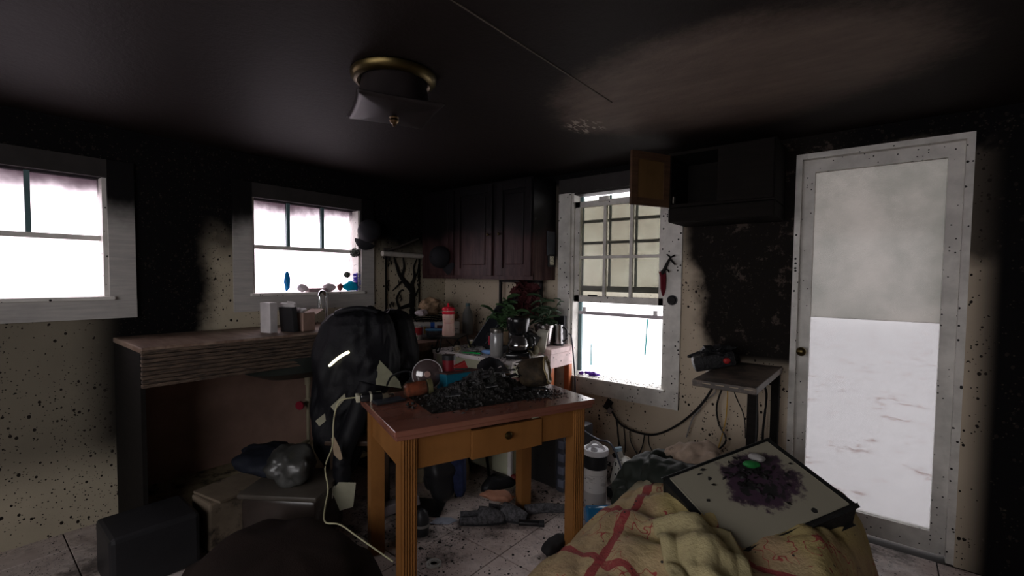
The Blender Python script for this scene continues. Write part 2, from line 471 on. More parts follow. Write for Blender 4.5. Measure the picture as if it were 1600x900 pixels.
# upper sash, slipped down a little
X0, X1, Z0, Z1, ys = 1.49, 2.22, 1.225, 2.01, .02
sf = B().span((X0, ys, Z0), (X0 + .042, ys + .035, Z1)).span((X1 - .042, ys, Z0), (X1, ys + .035, Z1))
sf.span((X0, ys, Z1 - .045), (X1, ys + .035, Z1)).span((X0, ys, Z0), (X1, ys + .035, Z0 + .05))
sash = struct('sash', sf, WINW, w2)
pw = (X1 - X0 - .084) / 3
for k in (1, 2):
    struct('muntin', B().span((X0 + .042 + pw * k - .011, ys + .004, Z0 + .05), (X0 + .042 + pw * k + .011, ys + .03, Z1 - .045)), WINW, sash)
zm = 1.575
struct('muntin', B().span((X0 + .042, ys + .005, zm - .011), (X1 - .042, ys + .029, zm + .011)), WINW, sash)
for k in range(3):
    for a, c in ((Z0 + .05, zm - .011), (zm + .011, Z1 - .045)):
        struct('pane', B().span((X0 + .042 + pw * k + .011 * (k > 0), ys + .015, a), (X0 + .042 + pw * (k + 1) - .011 * (k < 2), ys + .018, c)), SG, sash)
struct('sash_lock', B().span((1.70, .005, 1.995), (1.78, .04, 2.035), bev=.005), WINW, w2)
struct('sash_lock', B().span((1.62, .005, 1.272), (1.70, .018, 1.285), bev=.003), BLKP, w2)
# storm window behind it
st = B()
for a, c in ((X0, X0 + .03), (X1 - .03, X1)): st.span((a, .09, .66), (c, .11, 2.06))
for z in (1.86, 1.69, 1.33): st.span((X0, .088, z - (.022 if z == 1.33 else .011)), (X1, .108, z + (.022 if z == 1.33 else .011)))
storm = struct('storm_frame', st, STORM, w2)
for k in (1, 2): struct('storm_muntin', B().span((X0 + .05 + pw * k - .006, .088, 1.33), (X0 + .05 + pw * k + .009, .104, 2.05)), STORM, storm)
struct('storm_pane', B().span((X0 + .03, .098, 1.34), (X1 - .03, .1, 2.05)), SG2, storm)
sr = struct('storm_rail', B().span((X0 + .02, .06, 1.125), (X1 - .01, .075, 1.15)), mat('pale_rail', (.42, .38, .42), .4), w2)
for x in (X0 + .06, X1 - .09): struct('latch', B().span((x, .05, 1.15), (x + .03, .06, 1.185)), mat('pale_latch', (.7, .68, .7), .3), sr)

# ------------------------------------------------------------------ kitchen sink window (window_1) and its invented twin (added_window_3)
def haze_pane():
    m = clear('smoke_hazed_pane', (.9, .86, .88), .06, (.8, .75, .78), .02)
    g = G(m); p, x, y, z = g.pos()
    t = [n for n in g.n if n.type == 'BSDF_TRANSPARENT'][0]
    zz = g.m('ADD', z, g.m('MULTIPLY', g.m('SUBTRACT', g.noise(p, 4, 4), .5), .16))
    c = g.mix(g.ss(zz, 1.80, 1.96), (.95, .9, .93), (.16, .13, .145))
    c = g.mix(g.specks(p, 16, .22, g.ss(z, 1.78, 1.86, 0, .35)), c, (.9, .85, .88))
    g.put(t.inputs[0], c); return m
HZ = haze_pane()
SLW = wood('soot_dulled_white_trim', (.40, .385, .37), (.5, .48, .45), .5, burn=(1.62, 1.86))
def sink_window(name, y0, y1):
    w1 = sroot(name)
    struct('jamb', B().span((-.13, y1 - .02, 1.28), (0, y1, 1.95)), WINW, w1)
    struct('jamb', B().span((-.13, y0, 1.28), (0, y0 + .02, 1.95)), WINW, w1)
    struct('window_sill', B().span((-.13, y0 - .02, 1.265), (.045, y1 + .02, 1.285), bev=.004), WINW, w1)
    struct('casing', B().span((0, y1, 1.17), (.02, y1 + .12, 2.05)), SLW, w1)
    struct('casing', B().span((0, y0 - .12, 1.17), (.02, y0, 2.05)), SLW, w1)
    struct('casing', B().span((0, y0, 1.95), (.02, y1, 2.05)), WHSOOT, w1)
    struct('apron', B().span((0, y0 - .12, 1.16), (.024, y1 + .12, 1.265)), SLW, w1)
    n = 3; pwid = (y1 - y0 - .04) / n
    for k in range(1, n):
        struct('muntin', B().span((-.1, y0 + .02 + pwid * k - .011, 1.62), (-.07, y0 + .02 + pwid * k + .011, 1.95)), STORM, w1)
    struct('meeting_rail', B().span((-.102, y0 + .02, 1.60), (-.068, y1 - .02, 1.628)), WINW, w1)
    for k in range(n):
        struct('pane', B().span((-.086, y0 + .02 + pwid * k + .011 * (k > 0), 1.628), (-.083, y0 + .02 + pwid * (k + 1) - .011 * (k < n - 1), 1.95)), HZ, w1)
    struct('pane', B().span((-.088, y0 + .02, 1.285), (-.085, y1 - .02, 1.60)), HZ, w1)
sink_window('window_1', -1.80, -.95)
sink_window('added_window_3', -3.45, -2.56)  # added window: puts a bright opening at the far left

# ------------------------------------------------------------------ invented glazed door past the burnt bench, added unseen window behind the camera
def added_door():  # invented door, put in as a bright opening on the right
    d = sroot('added_door_1')
    struct('door_frame', B().span((2.99, 0, 0), (3.02, .13, 2.14)).span((3.70, 0, 0), (3.73, .13, 2.14)).span((3.02, 0, 2.11), (3.70, .13, 2.14)), WINW, d)
    leaf = struct('door_leaf', B().span((3.02, .05, .01), (3.08, .09, 2.11)).span((3.64, .05, .01), (3.70, .09, 2.11)).span((3.08, .05, 2.04), (3.64, .09, 2.11)).span((3.08, .05, .01), (3.64, .09, .12)), WINW, d)
    struct('pane', B().span((3.08, .068, .12), (3.64, .072, 1.2)), clear('door_glass', (.40, .40, .40), .12, (.5, .5, .5), .04), leaf)
    struct('pane', B().span((3.08, .068, 1.2), (3.64, .072, 2.04)), clear('door_glass_smoked', (.20, .20, .19), .15, (.4, .38, .34), .02, dirt=((.27, .26, .25), 2)), leaf)
    h = struct('door_handle', B().cyl((3.05, .05, 1.0), (3.05, 0.0, 1.0), .01).blob((3.05, -.01, 1.0), (.026, .02, .026), amp=0), BRASS, leaf, True)
added_door()
w4 = sroot('added_fill_window')  # out of view, added and widened as fill light for the fronts of things
struct('window_frame', B().span((1.3, -4.68, .8), (1.35, -4.6, 2.08)).span((3.85, -4.68, .8), (3.9, -4.6, 2.08)).span((1.35, -4.68, .8), (3.85, -4.6, .85)).span((1.35, -4.68, 2.03), (3.85, -4.6, 2.08)).span((2.58, -4.67, .85), (2.62, -4.62, 2.03)), WINW, w4)
struct('baseboard_back', B().span((1.3, -.015, 0), (2.98, 0, .09), bev=.004), WHITE)

# ================================================================== wall cupboard with two doors
def cupboard():
    t = thing('wall_cabinet', 'long dark cherry wall cupboard left of the tall window, charred black at the top', 'cabinet', (.67, 0, 1.395))
    obj('cabinet_box', B().span((-.645, -.29, 0), (.65, -.002, .79)), CHERRY, t)
    fr = B()
    for a, c in ((-.645, -.20), (.235, .305), (.62, .65)): fr.span((a, -.305, 0), (c, -.29, .79))
    fr.span((-.645, -.3052, 0), (.65, -.2902, .045)).span((-.645, -.3052, .745), (.65, -.2902, .79))
    obj('face_frame', fr, CHERRY, t)
    for a, c, kx in ((-.185, .24, .21), (.30, .64, .33)):
        b = B()
        for u, v in ((a, a + .055), (c - .055, c)): b.span((u, -.325, .03), (v, -.306, .77), bev=.003)
        b.span((a + .055, -.3245, .03), (c - .055, -.306, .09)).span((a + .055, -.3245, .71), (c - .055, -.306, .77))
        d = obj('door', b, CHERRY, t)
        obj('raised_panel', B().span((a + .056, -.311, .091), (c - .056, -.3065, .709)).span((a + .08, -.319, .12), (c - .08, -.309, .68), bev=.006), CHERRY, d)
        obj('knob', B().cyl((kx, -.325, .365), (kx, -.338, .365), .005).blob((kx, -.343, .365), (.012, .009, .012), amp=0, sub=2), BRASS, d, True)
    # front-left door, mostly in the dark
    d = obj('door', B().span((-.63, -.322, .03), (-.215, -.306, .77), bev=.004), CHERRY, t)
    obj('raised_panel', B().span((-.57, -.328, .09), (-.275, -.321, .71), bev=.005), CHERRY, d)
cupboard()
one('notepad', B().span((1.322, -.13, 1.59), (1.334, -.03, 1.78)), mat('dark_blue_grey_card', (.06, .065, .075), .5), 'dark grey pad hung on the right side of the wall cupboard', 'notepad')
t = thing('wall_thermometer', 'small white-faced black gauge on the right side of the wall cupboard', 'gauge', (1.322, -.075, 1.50))
obj('frame', B().span((0, -.04, 0), (.014, .04, .10), bev=.003), BLKP, t)
gm, gg, gb = new_mat('gauge_face')
gv = gg.map(gg.obj(), (1, 60, 60)); g1 = gg.m('GREATER_THAN', gg.noise(gv, 1.3, 2), .58)
gg.put(gb.inputs['Base Color'], gg.mix(g1, (.72, .68, .52), (.03, .03, .03)))
obj('face', B().span((.0141, -.028, .015), (.0155, .028, .085)), gm, t)
def cap(name, loc, sc, label, rot, bill=1):
    t = thing(name, label, 'hat', loc); t.rotation_euler = rot
    CAP = mat('black_cap_cloth', (.016, .016, .019), .85)
    prof = [(.092 * sc, 0), (.094 * sc, .03 * sc), (.086 * sc, .07 * sc), (.06 * sc, .10 * sc), (.02 * sc, .115 * sc), (0, .117 * sc)]
    obj('crown', B().lathe(prof), CAP, t, True)
    b = B().grid(lambda u, v: Vector(((u - .5) * .17 * sc * math.cos((v) * .5), (-.085 - v * .075 * (1 - (2 * u - 1) ** 2 * .7)) * sc, (-.0 - .02 * v - .025 * (2 * u - 1) ** 2) * sc)), 10, 5, .003)
    obj('bill', b, CAP, t, True)
    obj('button', B().blob((0, 0, .118 * sc), (.008, .008, .005), amp=0, sub=2), CAP, t, True)
cap('baseball_cap', (.05, -.90, 1.78), 1.0, 'black cap hanging at the top right corner of the sink window', (R(75), R(20), R(60)))
cap('baseball_cap', (.34, -.335, 1.585), 1.05, 'grey-black cap hanging on the front of the wall cupboard', (R(88), R(-25), R(-8)))
# thin black stand under the cupboard, framing the plants
one('arch_stand', B().span((.80, -.10, .86), (.822, -.08, 1.385)).span((1.235, -.10, .86), (1.257, -.08, 1.385)).span((.80, -.10, 1.37), (1.257, -.08, 1.39)), BLKM, 'black metal arch frame standing behind the plants', 'frame')

# ------------------------------------------------------------------ cupboard over the bench, door hanging open
def bench_cupboard():
    t = thing('wall_cabinet', 'charred black wall cupboard right of the tall window with its door open', 'cabinet', (2.65, 0, 1.85))
    b = B().span((-.29, -.325, 0), (-.272, -.002, .33)).span((.272, -.325, 0), (.29, -.002, .33)).span((-.272, -.325, .312), (.272, -.002, .33)).span((-.272, -.325, 0), (.272, -.002, .018)).span((-.272, -.02, .018), (.272, -.004, .312))
    obj('cabinet_box', b, BURNW, t)
    obj('door', B().span((.0, -.345, .01), (.285, -.326, .32), bev=.003), BURNW, t)
    obj('hinge', B().span((-.27, -.30, .03), (-.262, -.27, .07)), mat('dull_hinge', (.2, .18, .15), .4, metal=.8), t)
    hx, hy = -.292, -.33
    d = Vector((2.228 - 2.358, -.60 + .33, 0)).normalized(); n = Vector((-d.y, d.x, 0)); wd = .29
    o = Vector((hx, hy, .0)); up = Vector((0, 0, 1))
    fb = B()
    for a, c in ((0, .045), (wd - .045, wd)): fb.axes(o + d * a, d * (c - a), n * .018, up * .315)
    fb.axes(o + d * .045, d * (wd - .09), n * .018, up * .045).axes(o + d * .045 + up * .27, d * (wd - .09), n * .018, up * .045)
    dr = obj('door', fb, wood('burnt_door_frame', (.055, .03, .018), (.09, .05, .028), .5), t, label='open door with a pale inner panel')
    obj('panel', B().axes(o + d * .045 + up * .045 + n * .006, d * (wd - .09), n * .006, up * .225), OPENW, dr)
    obj('hinge', B().cyl(o + up * .05, o + up * .08, .006, n=8), mat('dull_hinge', (.2, .18, .15)), dr)
    obj('knob', B().blob(o + d * (wd - .02) - n * .012 + up * .12, (.012, .012, .012), amp=0, sub=2), BLKM, dr, True)
    obj('underside_hood', B().span((-.29, -.32, -.09), (.29, -.01, -.002), bev=.01), BURNW, t)
bench_cupboard()

# ------------------------------------------------------------------ burnt bench
def bench():
    t = thing('bench_shelf', 'scorched bench top under the black burn mark on the wall', 'shelf', (2.66, -.02, 0))
    sm, g, b = new_mat('scorched_laminate'); p, x, y, z = g.pos()
    c = g.mix(g.ss(g.noise(p, 6, 5, .7), .4, .6), (.16, .12, .095), (.05, .04, .033)); g.put(b.inputs['Base Color'], c); b.inputs['Roughness'].default_value = .5
    obj('top', B().span((0, -.70, .865), (.30, 0, .9), bev=.004), sm, t)
    for k in range(4): obj('edge_strip', B().span((.05 + k * .065, -.702, .885), (.09 + k * .065, -.7, .889)), mat('pale_edge', (.32, .26, .18), .5), t)
    for y in (-.65, -.05): obj('leg', B().span((.255, y - .02, 0), (.295, y + .02, .865)), BURNW, t)
    obj('bracket', B().span((.02, -.35, .83), (.05, 0, .865)), BURNW, t)
bench()
t = thing('melted_radio', 'melted black radio slumped on the left end of the scorched bench', 'appliance', (2.66, -.33, .905), R(20))
t.rotation_euler = (R(0), R(-14), R(24))
obj('casing', B().box((0.0, 0, .045), (.22, .16, .085), bev=.012).blob((.02, .0, .08), (.10, .08, .035), amp=.9, seed=3, freq=7), mat('melted_black', (.012, .012, .013), .4, bump=.8, bscale=60), t, True)
obj('red_knob', B().blob((.06, -.085, .04), (.02, .012, .018), amp=.4, sub=2), mat('melted_red', (.30, .02, .02), .4), t, True)
one('burnt_lump', B().blob((2.70, -.10, .93), (.05, .05, .035), amp=.6, seed=5, freq=6), BLK, 'crumpled black lump of burnt plastic against the wall over the bench', 'debris', True)
t = thing('plug_adapter', 'pale plastic plug adapter dangling left of the scorched bench', 'plug', (2.56, -.08, .80))
obj('body', B().box((0, 0, 0), (.045, .03, .075), rot=(0, .25, 0), bev=.006), mat('pale_plastic', (.55, .52, .48), .3), t, True)
obj('prong', B().cyl((.008, 0, .04), (.012, 0, .07), .006, n=8), BLKM, t)
# cables under the bench
CB = mat('black_cable_rubber', (.012, .012, .013), .35)
def cable(name, pts, r, label, m=CB, cat='cable'):
    return one(name, B().tube(pts, r, 7, 6), m, label, cat, True)
cable('cable', [(1.84, -.02, .47), (1.88, -.04, .41), (1.96, -.05, .34), (2.10, -.05, .315), (2.22, -.05, .335), (2.36, -.05, .43), (2.50, -.07, .58), (2.60, -.12, .74), (2.66, -.2, .87)], .008, 'thick black cable looping from the wall socket up to the scorched bench')
for i, (a, e) in enumerate((((1.90, -.04, .39), (1.93, -.07, .03)), ((1.92, -.05, .375), (2.04, -.08, .05)), ((1.97, -.05, .34), (1.98, -.09, .02)), ((2.02, -.05, .33), (2.14, -.09, .12)), ((2.13, -.05, .32), (2.07, -.09, .1)), ((2.16, -.05, .322), (2.27, -.08, .14)))):
    a, e = Vector(a), Vector(e); mid = (a + e) / 2 + Vector((.03 * (-1) ** i, -.02, .02))
    cable('hanging_cable', [a, mid, e], .0045, ['thin black cable dropping straight from the socket end of the loop', 'thin black cable slanting right, second strand from the socket', 'thin black cable hanging third from the socket', 'thin black cable curving right under the middle of the loop', 'left leg of the cable fork under the loop', 'right leg of the cable fork under the loop'][i])
cable('cable', [(2.58, -.08, .77), (2.60, -.06, .70), (2.53, -.05, .62), (2.50, -.06, .56), (2.46, -.05, .50), (2.42, -.05, .36)], .0045, 'grey wavy wire hanging below the pale plug adapter', mat('grey_wire', (.25, .24, .23), .4))
cable('cable', [(2.70, -.3, .86), (2.66, -.1, .78), (2.61, -.06, .62), (2.62, -.05, .50), (2.67, -.06, .40), (2.60, -.05, .30)], .006, 'black cord with a kink hanging behind the yellow wire')
cable('cable', [(2.74, -.35, .86), (2.68, -.1, .66), (2.66, -.06, .5), (2.61, -.05, .28)], .0035, 'yellow wire hanging under the scorched bench', mat('yellow_wire', (.55, .33, .05), .4))
cable('cable', [(2.76, -.3, .86), (2.72, -.1, .72), (2.77, -.07, .58), (2.78, -.06, .44)], .0035, 'thin black lead ending in a small plug, right of the yellow wire')
cable('cable', [(2.86, -.3, .86), (2.84, -.08, .72), (2.845, -.06, .5), (2.83, -.06, .3), (2.85, -.06, .2)], .005, 'left strand of the paired black cords at the bench right side')
cable('cable', [(2.89, -.3, .86), (2.89, -.08, .74), (2.875, -.06, .5), (2.88, -.06, .3), (2.88, -.06, .2)], .007, 'right strand of the paired black cords at the bench right side')
t = thing('wall_socket', 'broken socket under the tall window where the black cables start', 'socket', (1.82, -.004, .46))
obj('plate', B().box((0, 0, 0), (.05, .012, .08), rot=(0, .5, 0)), BLKP, t)
obj('plug', B().box((.03, -.025, -.035), (.035, .03, .045), rot=(.2, .6, 0), bev=.005), mat('grey_plug', (.25, .22, .21), .4), t)
t = thing('round_disc', 'round black disc fixed to the right casing of the tall window', 'disc', (2.295, -.0225, 1.27))
obj('base', B().cyl((0, 0, 0), (0, -.012, 0), .034, n=28), BLKP, t, True)
obj('cap', B().cyl((0, -.012, 0), (0, -.02, 0), .027, .024, n=28), BLK, t, True)
t = thing('oven_mitt', 'burnt dark red strip of cloth hanging at the right side of the tall window', 'cloth', (2.235, -.04, 1.30))
RED = mat('burnt_dark_red_cloth', (.13, .012, .02), .8)
obj('strip', B().loft([(0, 0, .0, .006, .004), (.0, 0, .05, .018, .008), (-.002, 0, .13, .02, .012), (-.01, 0, .16, .024, .01)], 20, .2), RED, t, True)
bb = B().tube([(-.01, 0, .15), (.01, -.01, .18), (.03, -.01, .225), (.05, -.01, .26)], .015, 8, 4, .007)
bb.tube([(.045, -.01, .25), (.085, -.02, .21)], .006, 6, 1).tube([(.05, -.01, .26), (.075, 0, .275)], .006, 6, 1).tube([(.05, -.01, .26), (.02, 0, .28)], .005, 6, 1).tube([(-.02, 0, .165), (.02, 0, .18), (.045, -.02, .16)], .005, 6, 2)
obj('charred_end', bb, BLK, t, True)
# purple scraps and dirt on the sill of the tall window
PUR = mat('purple_plastic_scrap', (.10, .03, .35), .4)
one('purple_scrap', B().blob((1.66, .04, .665), (.055, .02, .018), amp=.9, seed=2, freq=9, sub=3), PUR, 'larger purple scrap on the sill of the tall window', 'scrap')
one('purple_scrap', B().blob((1.56, .03, .66), (.02, .014, .014), amp=.8, seed=9, freq=9, sub=2), PUR, 'smaller purple scrap at the left of the tall window sill', 'scrap')
TEA = mat('teal_plastic_strip', (.0, .45, .5), .4)
one('teal_strip', B().box((1.60, .115, .80), (.008, .004, .17)), TEA, 'short teal strip standing outside the lower left of the tall window', 'strip')
one('teal_strip', B().box((2.055, .12, .98), (.009, .004, .27), rot=(0, .05, 0)), TEA, 'long teal strip hanging outside the lower right of the tall window', 'strip')
db = B()
for _ in range(420):
    x = random.uniform(1.48, 2.23); db.flake((x, random.uniform(-.04, .09), .65), random.uniform(.002, .007))
for _ in range(260):
    x = random.uniform(1.5, 2.21); db.flake((x, .018, 1.277), random.uniform(.002, .006))
for _ in range(220):    # clinging to the sash and panes
    db.flake((random.uniform(1.5, 2.21), .019, random.choice((random.uniform(1.23, 1.35), random.uniform(1.23, 2.0)))), random.uniform(.002, .006))
one('sill_debris', db, BLK, 'black flakes along the sill and rails of the tall window', 'debris', kind='stuff')
cable('cable', [(1.48, -.03, .97), (1.52, -.06, .95), (1.55, -.08, .83), (1.575, -.09, .66), (1.59, -.10, .5), (1.62, -.1, .3)], .006, 'dark power cord hanging down beside the left edge of the tall window', mat('dark_cord', (.05, .055, .07), .3))

# ================================================================== sink wall
def counter():
    t = thing('kitchen_counter', 'burnt brown worktop running into the corner under the wall cupboard', 'counter', (0, 0, 0))
    obj('worktop', B().span((.001, -1.22, .865), (.66, -.001, .90), bev=.006), COUNT, t)
    obj('front_edge', B().span((.645, -1.22, .835), (.665, -.001, .868), bev=.004), COUNT, t)
    obj('side_panel', B().span((.02, -1.21, .0), (.62, -1.19, .865)), BURNW, t)
    obj('cabinet_box', B().span((.02, -1.185, .08), (.60, -.01, .86)), wood('sooty_tan_cabinet', (.18, .12, .08), (.24, .17, .11), .6), t)
    obj('toe_kick', B().span((.05, -1.18, 0), (.55, -.01, .08)), BURNW, t)
counter()
# sink unit with open front
def straw():
    m, g, b = new_mat('brown_woven_straw'); p, x, y, z = g.pos()
    v = g.map(g.obj(), (1, 6, 60)); n = g.noise(v, 2.2, 5, .7)
    c = g.mix(g.ss(n, .35, .65), (.035, .024, .018), (.17, .115, .08))
    g.put(b.inputs['Base Color'], c); b.inputs['Roughness'].default_value = .8
    bn = g.new('ShaderNodeBump'); bn.inputs[0].default_value = .8; bn.inputs[1].default_value = .02
    g.put(bn.inputs['Height'], n); g.l.new(bn.outputs[0], b.inputs['Normal']); return m
STRAW = straw()
def sink():
    t = thing('sink_unit', 'open-fronted sink unit under the left window, dark bowl and bare pipework', 'sink', (0, -1.9, 0))
    obj('worktop', B().span((.001, -.65, 1.02), (.60, .68, 1.05), bev=.006), COUNT, t)
    pn = B()
    for k in range(9): pn.span((.585 + .006 * math.sin(k * 2.1), -.65, .85 + k * .021), (.612 + .004 * math.sin(k * 1.3), .68, .868 + k * .021), bev=.004)
    obj('front_apron', pn, STRAW, t, label='brown woven straw apron')
    prof = [(.0, .0), (.12, .01), (.2, .06), (.235, .16)]
    obj('sink_bowl', B().lathe(prof, 32, Matrix.Translation((.40, .22, .74)) @ Matrix.Diagonal((1, 1.6, 1, 1))), mat('dark_enamel', (.03, .034, .03), .35), t, True)
    obj('side_panel', B().span((.02, .66, 0), (.58, .68, 1.02)), BURNW, t)
    obj('side_panel', B().span((.02, -.65, 0), (.58, -.63, 1.02)), BURNW, t)
    obj('back_board', B().span((.005, -.62, .1), (.02, .65, .86)), mat('pinkish_tan_board', (.30, .19, .15), .7, var=.2, vscale=3), t)
    obj('floor_board', B().span((.02, -.62, .12), (.57, .65, .14)), mat('cream_shelf', (.36, .31, .2), .6, soot=.3), t)
    p = obj('pipe', B().tube([(.10, .44, .14), (.10, .44, .62), (.10, .44, .84)], .014, 10, 1).cyl((.10, .44, .60), (.10, .44, .66), .022), mat('old_cream_pipe', (.30, .26, .18), .4), t, True)
    obj('stopcock', B().cyl((.11, .43, .47), (.15, .36, .47), .012).cyl((.10, .44, .44), (.10, .44, .5), .02), mat('old_cream_pipe', (.3, .26, .18)), p, True)
    obj('valve_wheel', B().cyl((.15, .36, .47), (.158, .346, .47), .032, n=10), mat('red_valve', (.22, .015, .03), .4), p)
    obj('pipe', B().tube([(.10, .44, .18), (.16, .3, .17), (.2, .1, .16)], .013, 10, 3), mat('old_cream_pipe', (.3, .26, .18)), t, True)
sink()
t = thing('kitchen_faucet', 'chrome gooseneck tap under the left window', 'faucet', (.15, -1.34, .905))
obj('base', B().cyl((0, 0, 0), (0, 0, .15), .022, .018), CHR, t, True)
obj('spout', B().tube([(0, 0, .14), (0, 0, .33), (.005, -.012, .375), (.02, -.04, .39), (.035, -.065, .37), (.037, -.07, .30)], .013, 12, 6), CHR, t, True)
obj('spray_head', B().cyl((.037, -.07, .30), (.037, -.07, .265), .016, .018), CHR, t, True)
obj('handle', B().tube([(0, .02, .12), (.02, .06, .16)], .007, 8, 1), CHR, t, True)
# folders, boxes beside the tap
fx = mat('white_card', (.55, .52, .52), .6, speck=.1)
one('file_box', B().box((.40, -1.86, 1.145), (.10, .05, .19), rot=(0, 0, .2), bev=.003), fx, 'white carton at the far left of the sink worktop', 'box')
t = thing('folder', 'black folder with white papers standing left of the tap', 'folder', (.44, -1.755, 1.05), .2)
obj('cover', B().box((0, 0, .08), (.13, .035, .16), rot=(.08, 0, 0), bev=.003), BLKP, t)
obj('papers', B().box((.0, 0, .17), (.12, .02, .03), rot=(.1, 0, .1)).box((.01, .012, .18), (.05, .004, .03), rot=(.3, .1, .3)), fx, t)
t = thing('carton', 'open brown carton with raised flaps beside the tap', 'box', (.42, -1.655, 1.05), .3)
KR = mat('pinkish_kraft_card', (.38, .25, .20), .7)
obj('box', B().box((0, 0, .06), (.12, .10, .12), bev=.002), KR, t)
obj('flap', B().box((.02, .08, .12), (.10, .08, .003), rot=(.35, 0, .15)), KR, t)
obj('crumpled_paper', B().blob((0, -.02, .13), (.05, .035, .02), amp=.6, seed=4, freq=8, sub=3), fx, t)
# things on the left window sill
def sill_thing(name, y, rad, m, label, cat, seed, dz=0):
    one(name, B().blob((-.02, y, 1.287 + rad[2] + dz), rad, amp=.35, seed=seed, freq=7, sub=3), m, label, cat, True)
PW = mat('pinkish_white_bits', (.6, .52, .55), .5)
sill_thing('shell', -1.435, (.02, .04, .03), PW, 'rounded pale shell third from the left on the sink window sill', 'shell', 1)
one('tray', B().span((-.05, -1.40, 1.287), (.02, -1.26, 1.315), bev=.004), mat('pinkish_tray', (.35, .25, .26), .5), 'small flat tray in the middle of the sink window sill', 'tray')
sill_thing('stone', -1.215, (.02, .055, .032), PW, 'pale lumpy stone on the sink window sill, right of the tray', 'stone', 2)
sill_thing('stone', -1.12, (.02, .026, .03), mat('dull_red_stone', (.22, .06, .06), .5), 'dull red stone beside the turquoise cloth on the sill', 'stone', 6)
sill_thing('turquoise_cloth', -1.03, (.025, .07, .04), mat('turquoise_sheer', (.0, .45, .75), .4), 'turquoise crumpled cloth on the sink window sill', 'cloth', 3)
sill_thing('bottle_blue', -1.55, (.02, .022, .075), mat('bright_blue_glass', (.01, .22, .6), .2), 'bright blue bottle at the left edge of the photo on the sink window sill', 'bottle', 8)
bp = bpy.data.objects['bottle_blue']; bp.name = 'blue_bottle'
t = thing('purple_brush', 'purple bristly brush standing at the right end of the sink window sill', 'brush', (-.02, -.965, 1.287))
bb = B()
for k in range(260):
    z = random.uniform(.005, .14); a = random.uniform(0, 6.28); bb.cyl((0, 0, z), (math.cos(a) * .036, math.sin(a) * .036, z + .006), .0025, .0015, 4)
obj('bristles', bb, mat('violet_bristle', (.10, .07, .45), .5), t, kind='stuff')
obj('core', B().cyl((0, 0, 0), (0, 0, .15), .012), mat('violet_bristle', (.1, .07, .45)), t, True)
def dried(name, c, r, label, seed):
    b = B()
    random.seed(seed)
    for k in range(150):
        d = Vector((random.gauss(0, 1), random.gauss(0, 1), random.gauss(0, 1))).normalized()
        q = Vector(c) + d * r * random.uniform(.7, 1)
        b.flake(q, random.uniform(.008, .014), .5)
    b.blob(c, (r * .7,) * 3, amp=.2, seed=seed, sub=2)
    b.tube([Vector(c) + Vector((0, 0, r * .5)), Vector(c) + Vector((-.02, .04, r + .12))], .0015, 5, 1)
    one(name, b, mat('dried_grey_leaves', (.09, .11, .09), .8, var=.5, vscale=60), label, 'decoration')
dried('dried_flower_ball', (.03, -1.02, 1.60), .038, 'round dried flower ball hanging before the right side of the sink window', 4)
dried('dried_flower_tuft', (.03, -1.09, 1.42), .024, 'small dried tuft hanging below the dried flower ball', 5)
# rolled tube on its bracket and the black tree cut-out
t = thing('paper_roll_holder', 'white tube on a dark angled bracket above the tree wall panel', 'holder', (0, 0, 0))
obj('tube', B().cyl((.08, -.79, 1.605), (.03, -.26, 1.60), .021, n=20), mat('old_white_tube', (.50, .47, .42), .4, soot=.1), t, True)
obj('bracket', B().tube([(.03, -.73, 1.62), (.05, -.52, 1.70), (.03, -.36, 1.76)], .008, 8, 2).span((.001, -.72, 1.56), (.015, -.66, 1.66)), mat('dark_bracket', (.06, .05, .045), .6), t, True)
def tree_panel():
    t = thing('tree_wall_panel', 'black tree silhouette panel on the wall right of the sink window', 'wall art', (.012, -.50, 1.03))
    X = 0
    obj('frame', B().span((0, -.215, .0), (.01, -.203, .56)).span((0, .155, .05), (.01, .165, .56)), BLKM, t)
    tr = B()
    def br(pts, r0, r1): tr.tube([(X, a, z) for a, z in pts], r0, 8, 5, r1)
    br([(.095, 0), (.08, .1), (.085, .22), (.07, .30)], .036, .03)
    br([(.075, .26), (.0, .33), (-.06, .40), (-.09, .47), (-.12, .55)], .03, .008)
    br([(-.04, .37), (-.01, .46), (-.02, .55)], .018, .007)
    br([(.07, .28), (.11, .38), (.10, .46), (.14, .55)], .022, .006)
    br([(.11, .38), (.145, .42), (.155, .5)], .012, .005)
    br([(.09, .18), (.13, .22), (.155, .27)], .014, .006)
    br([(.08, .12), (-.02, .10), (-.09, .07), (-.16, .0)], .022, .006)
    br([(-.06, .09), (-.09, .17), (-.06, .24), (-.02, .26)], .014, .006)
    br([(-.03, .34), (-.10, .28), (-.14, .25)], .01, .004)
    tr.b.verts.ensure_lookup_table()
    for v in tr.b.verts: v.co.x *= .25
    obj('tree', tr, BLK, t, True)
    base = None
    LV = [(-.20, .12 + .03 * k) for k in range(5)] + [(-.185, .27 + .03 * k) for k in range(3)] + [(-.165, .12), (-.15, .14), (-.13, .13)] + [(-.15, .5), (-.18, .48), (-.17, .53), (-.19, .03), (-.17, .01), (-.2, .07), (.15, .3), (.145, .34), (.15, .38), (-.05, .2), (-.045, .17), (.0, .3), (-.07, .33)]
    for i, (y, z) in enumerate(LV):
        if base is None:
            base = obj('leaf', B().blob((0, 0, 0), (.003, .007, .02), amp=0, sub=2), BLK, t, True); o = base
        else:
            o = base.copy(); COL.objects.link(o); o.parent = t
        o.location = (.002, y, z); o.rotation_euler = (R(-25 + (i % 3) * 20), 0, 0)
tree_panel()

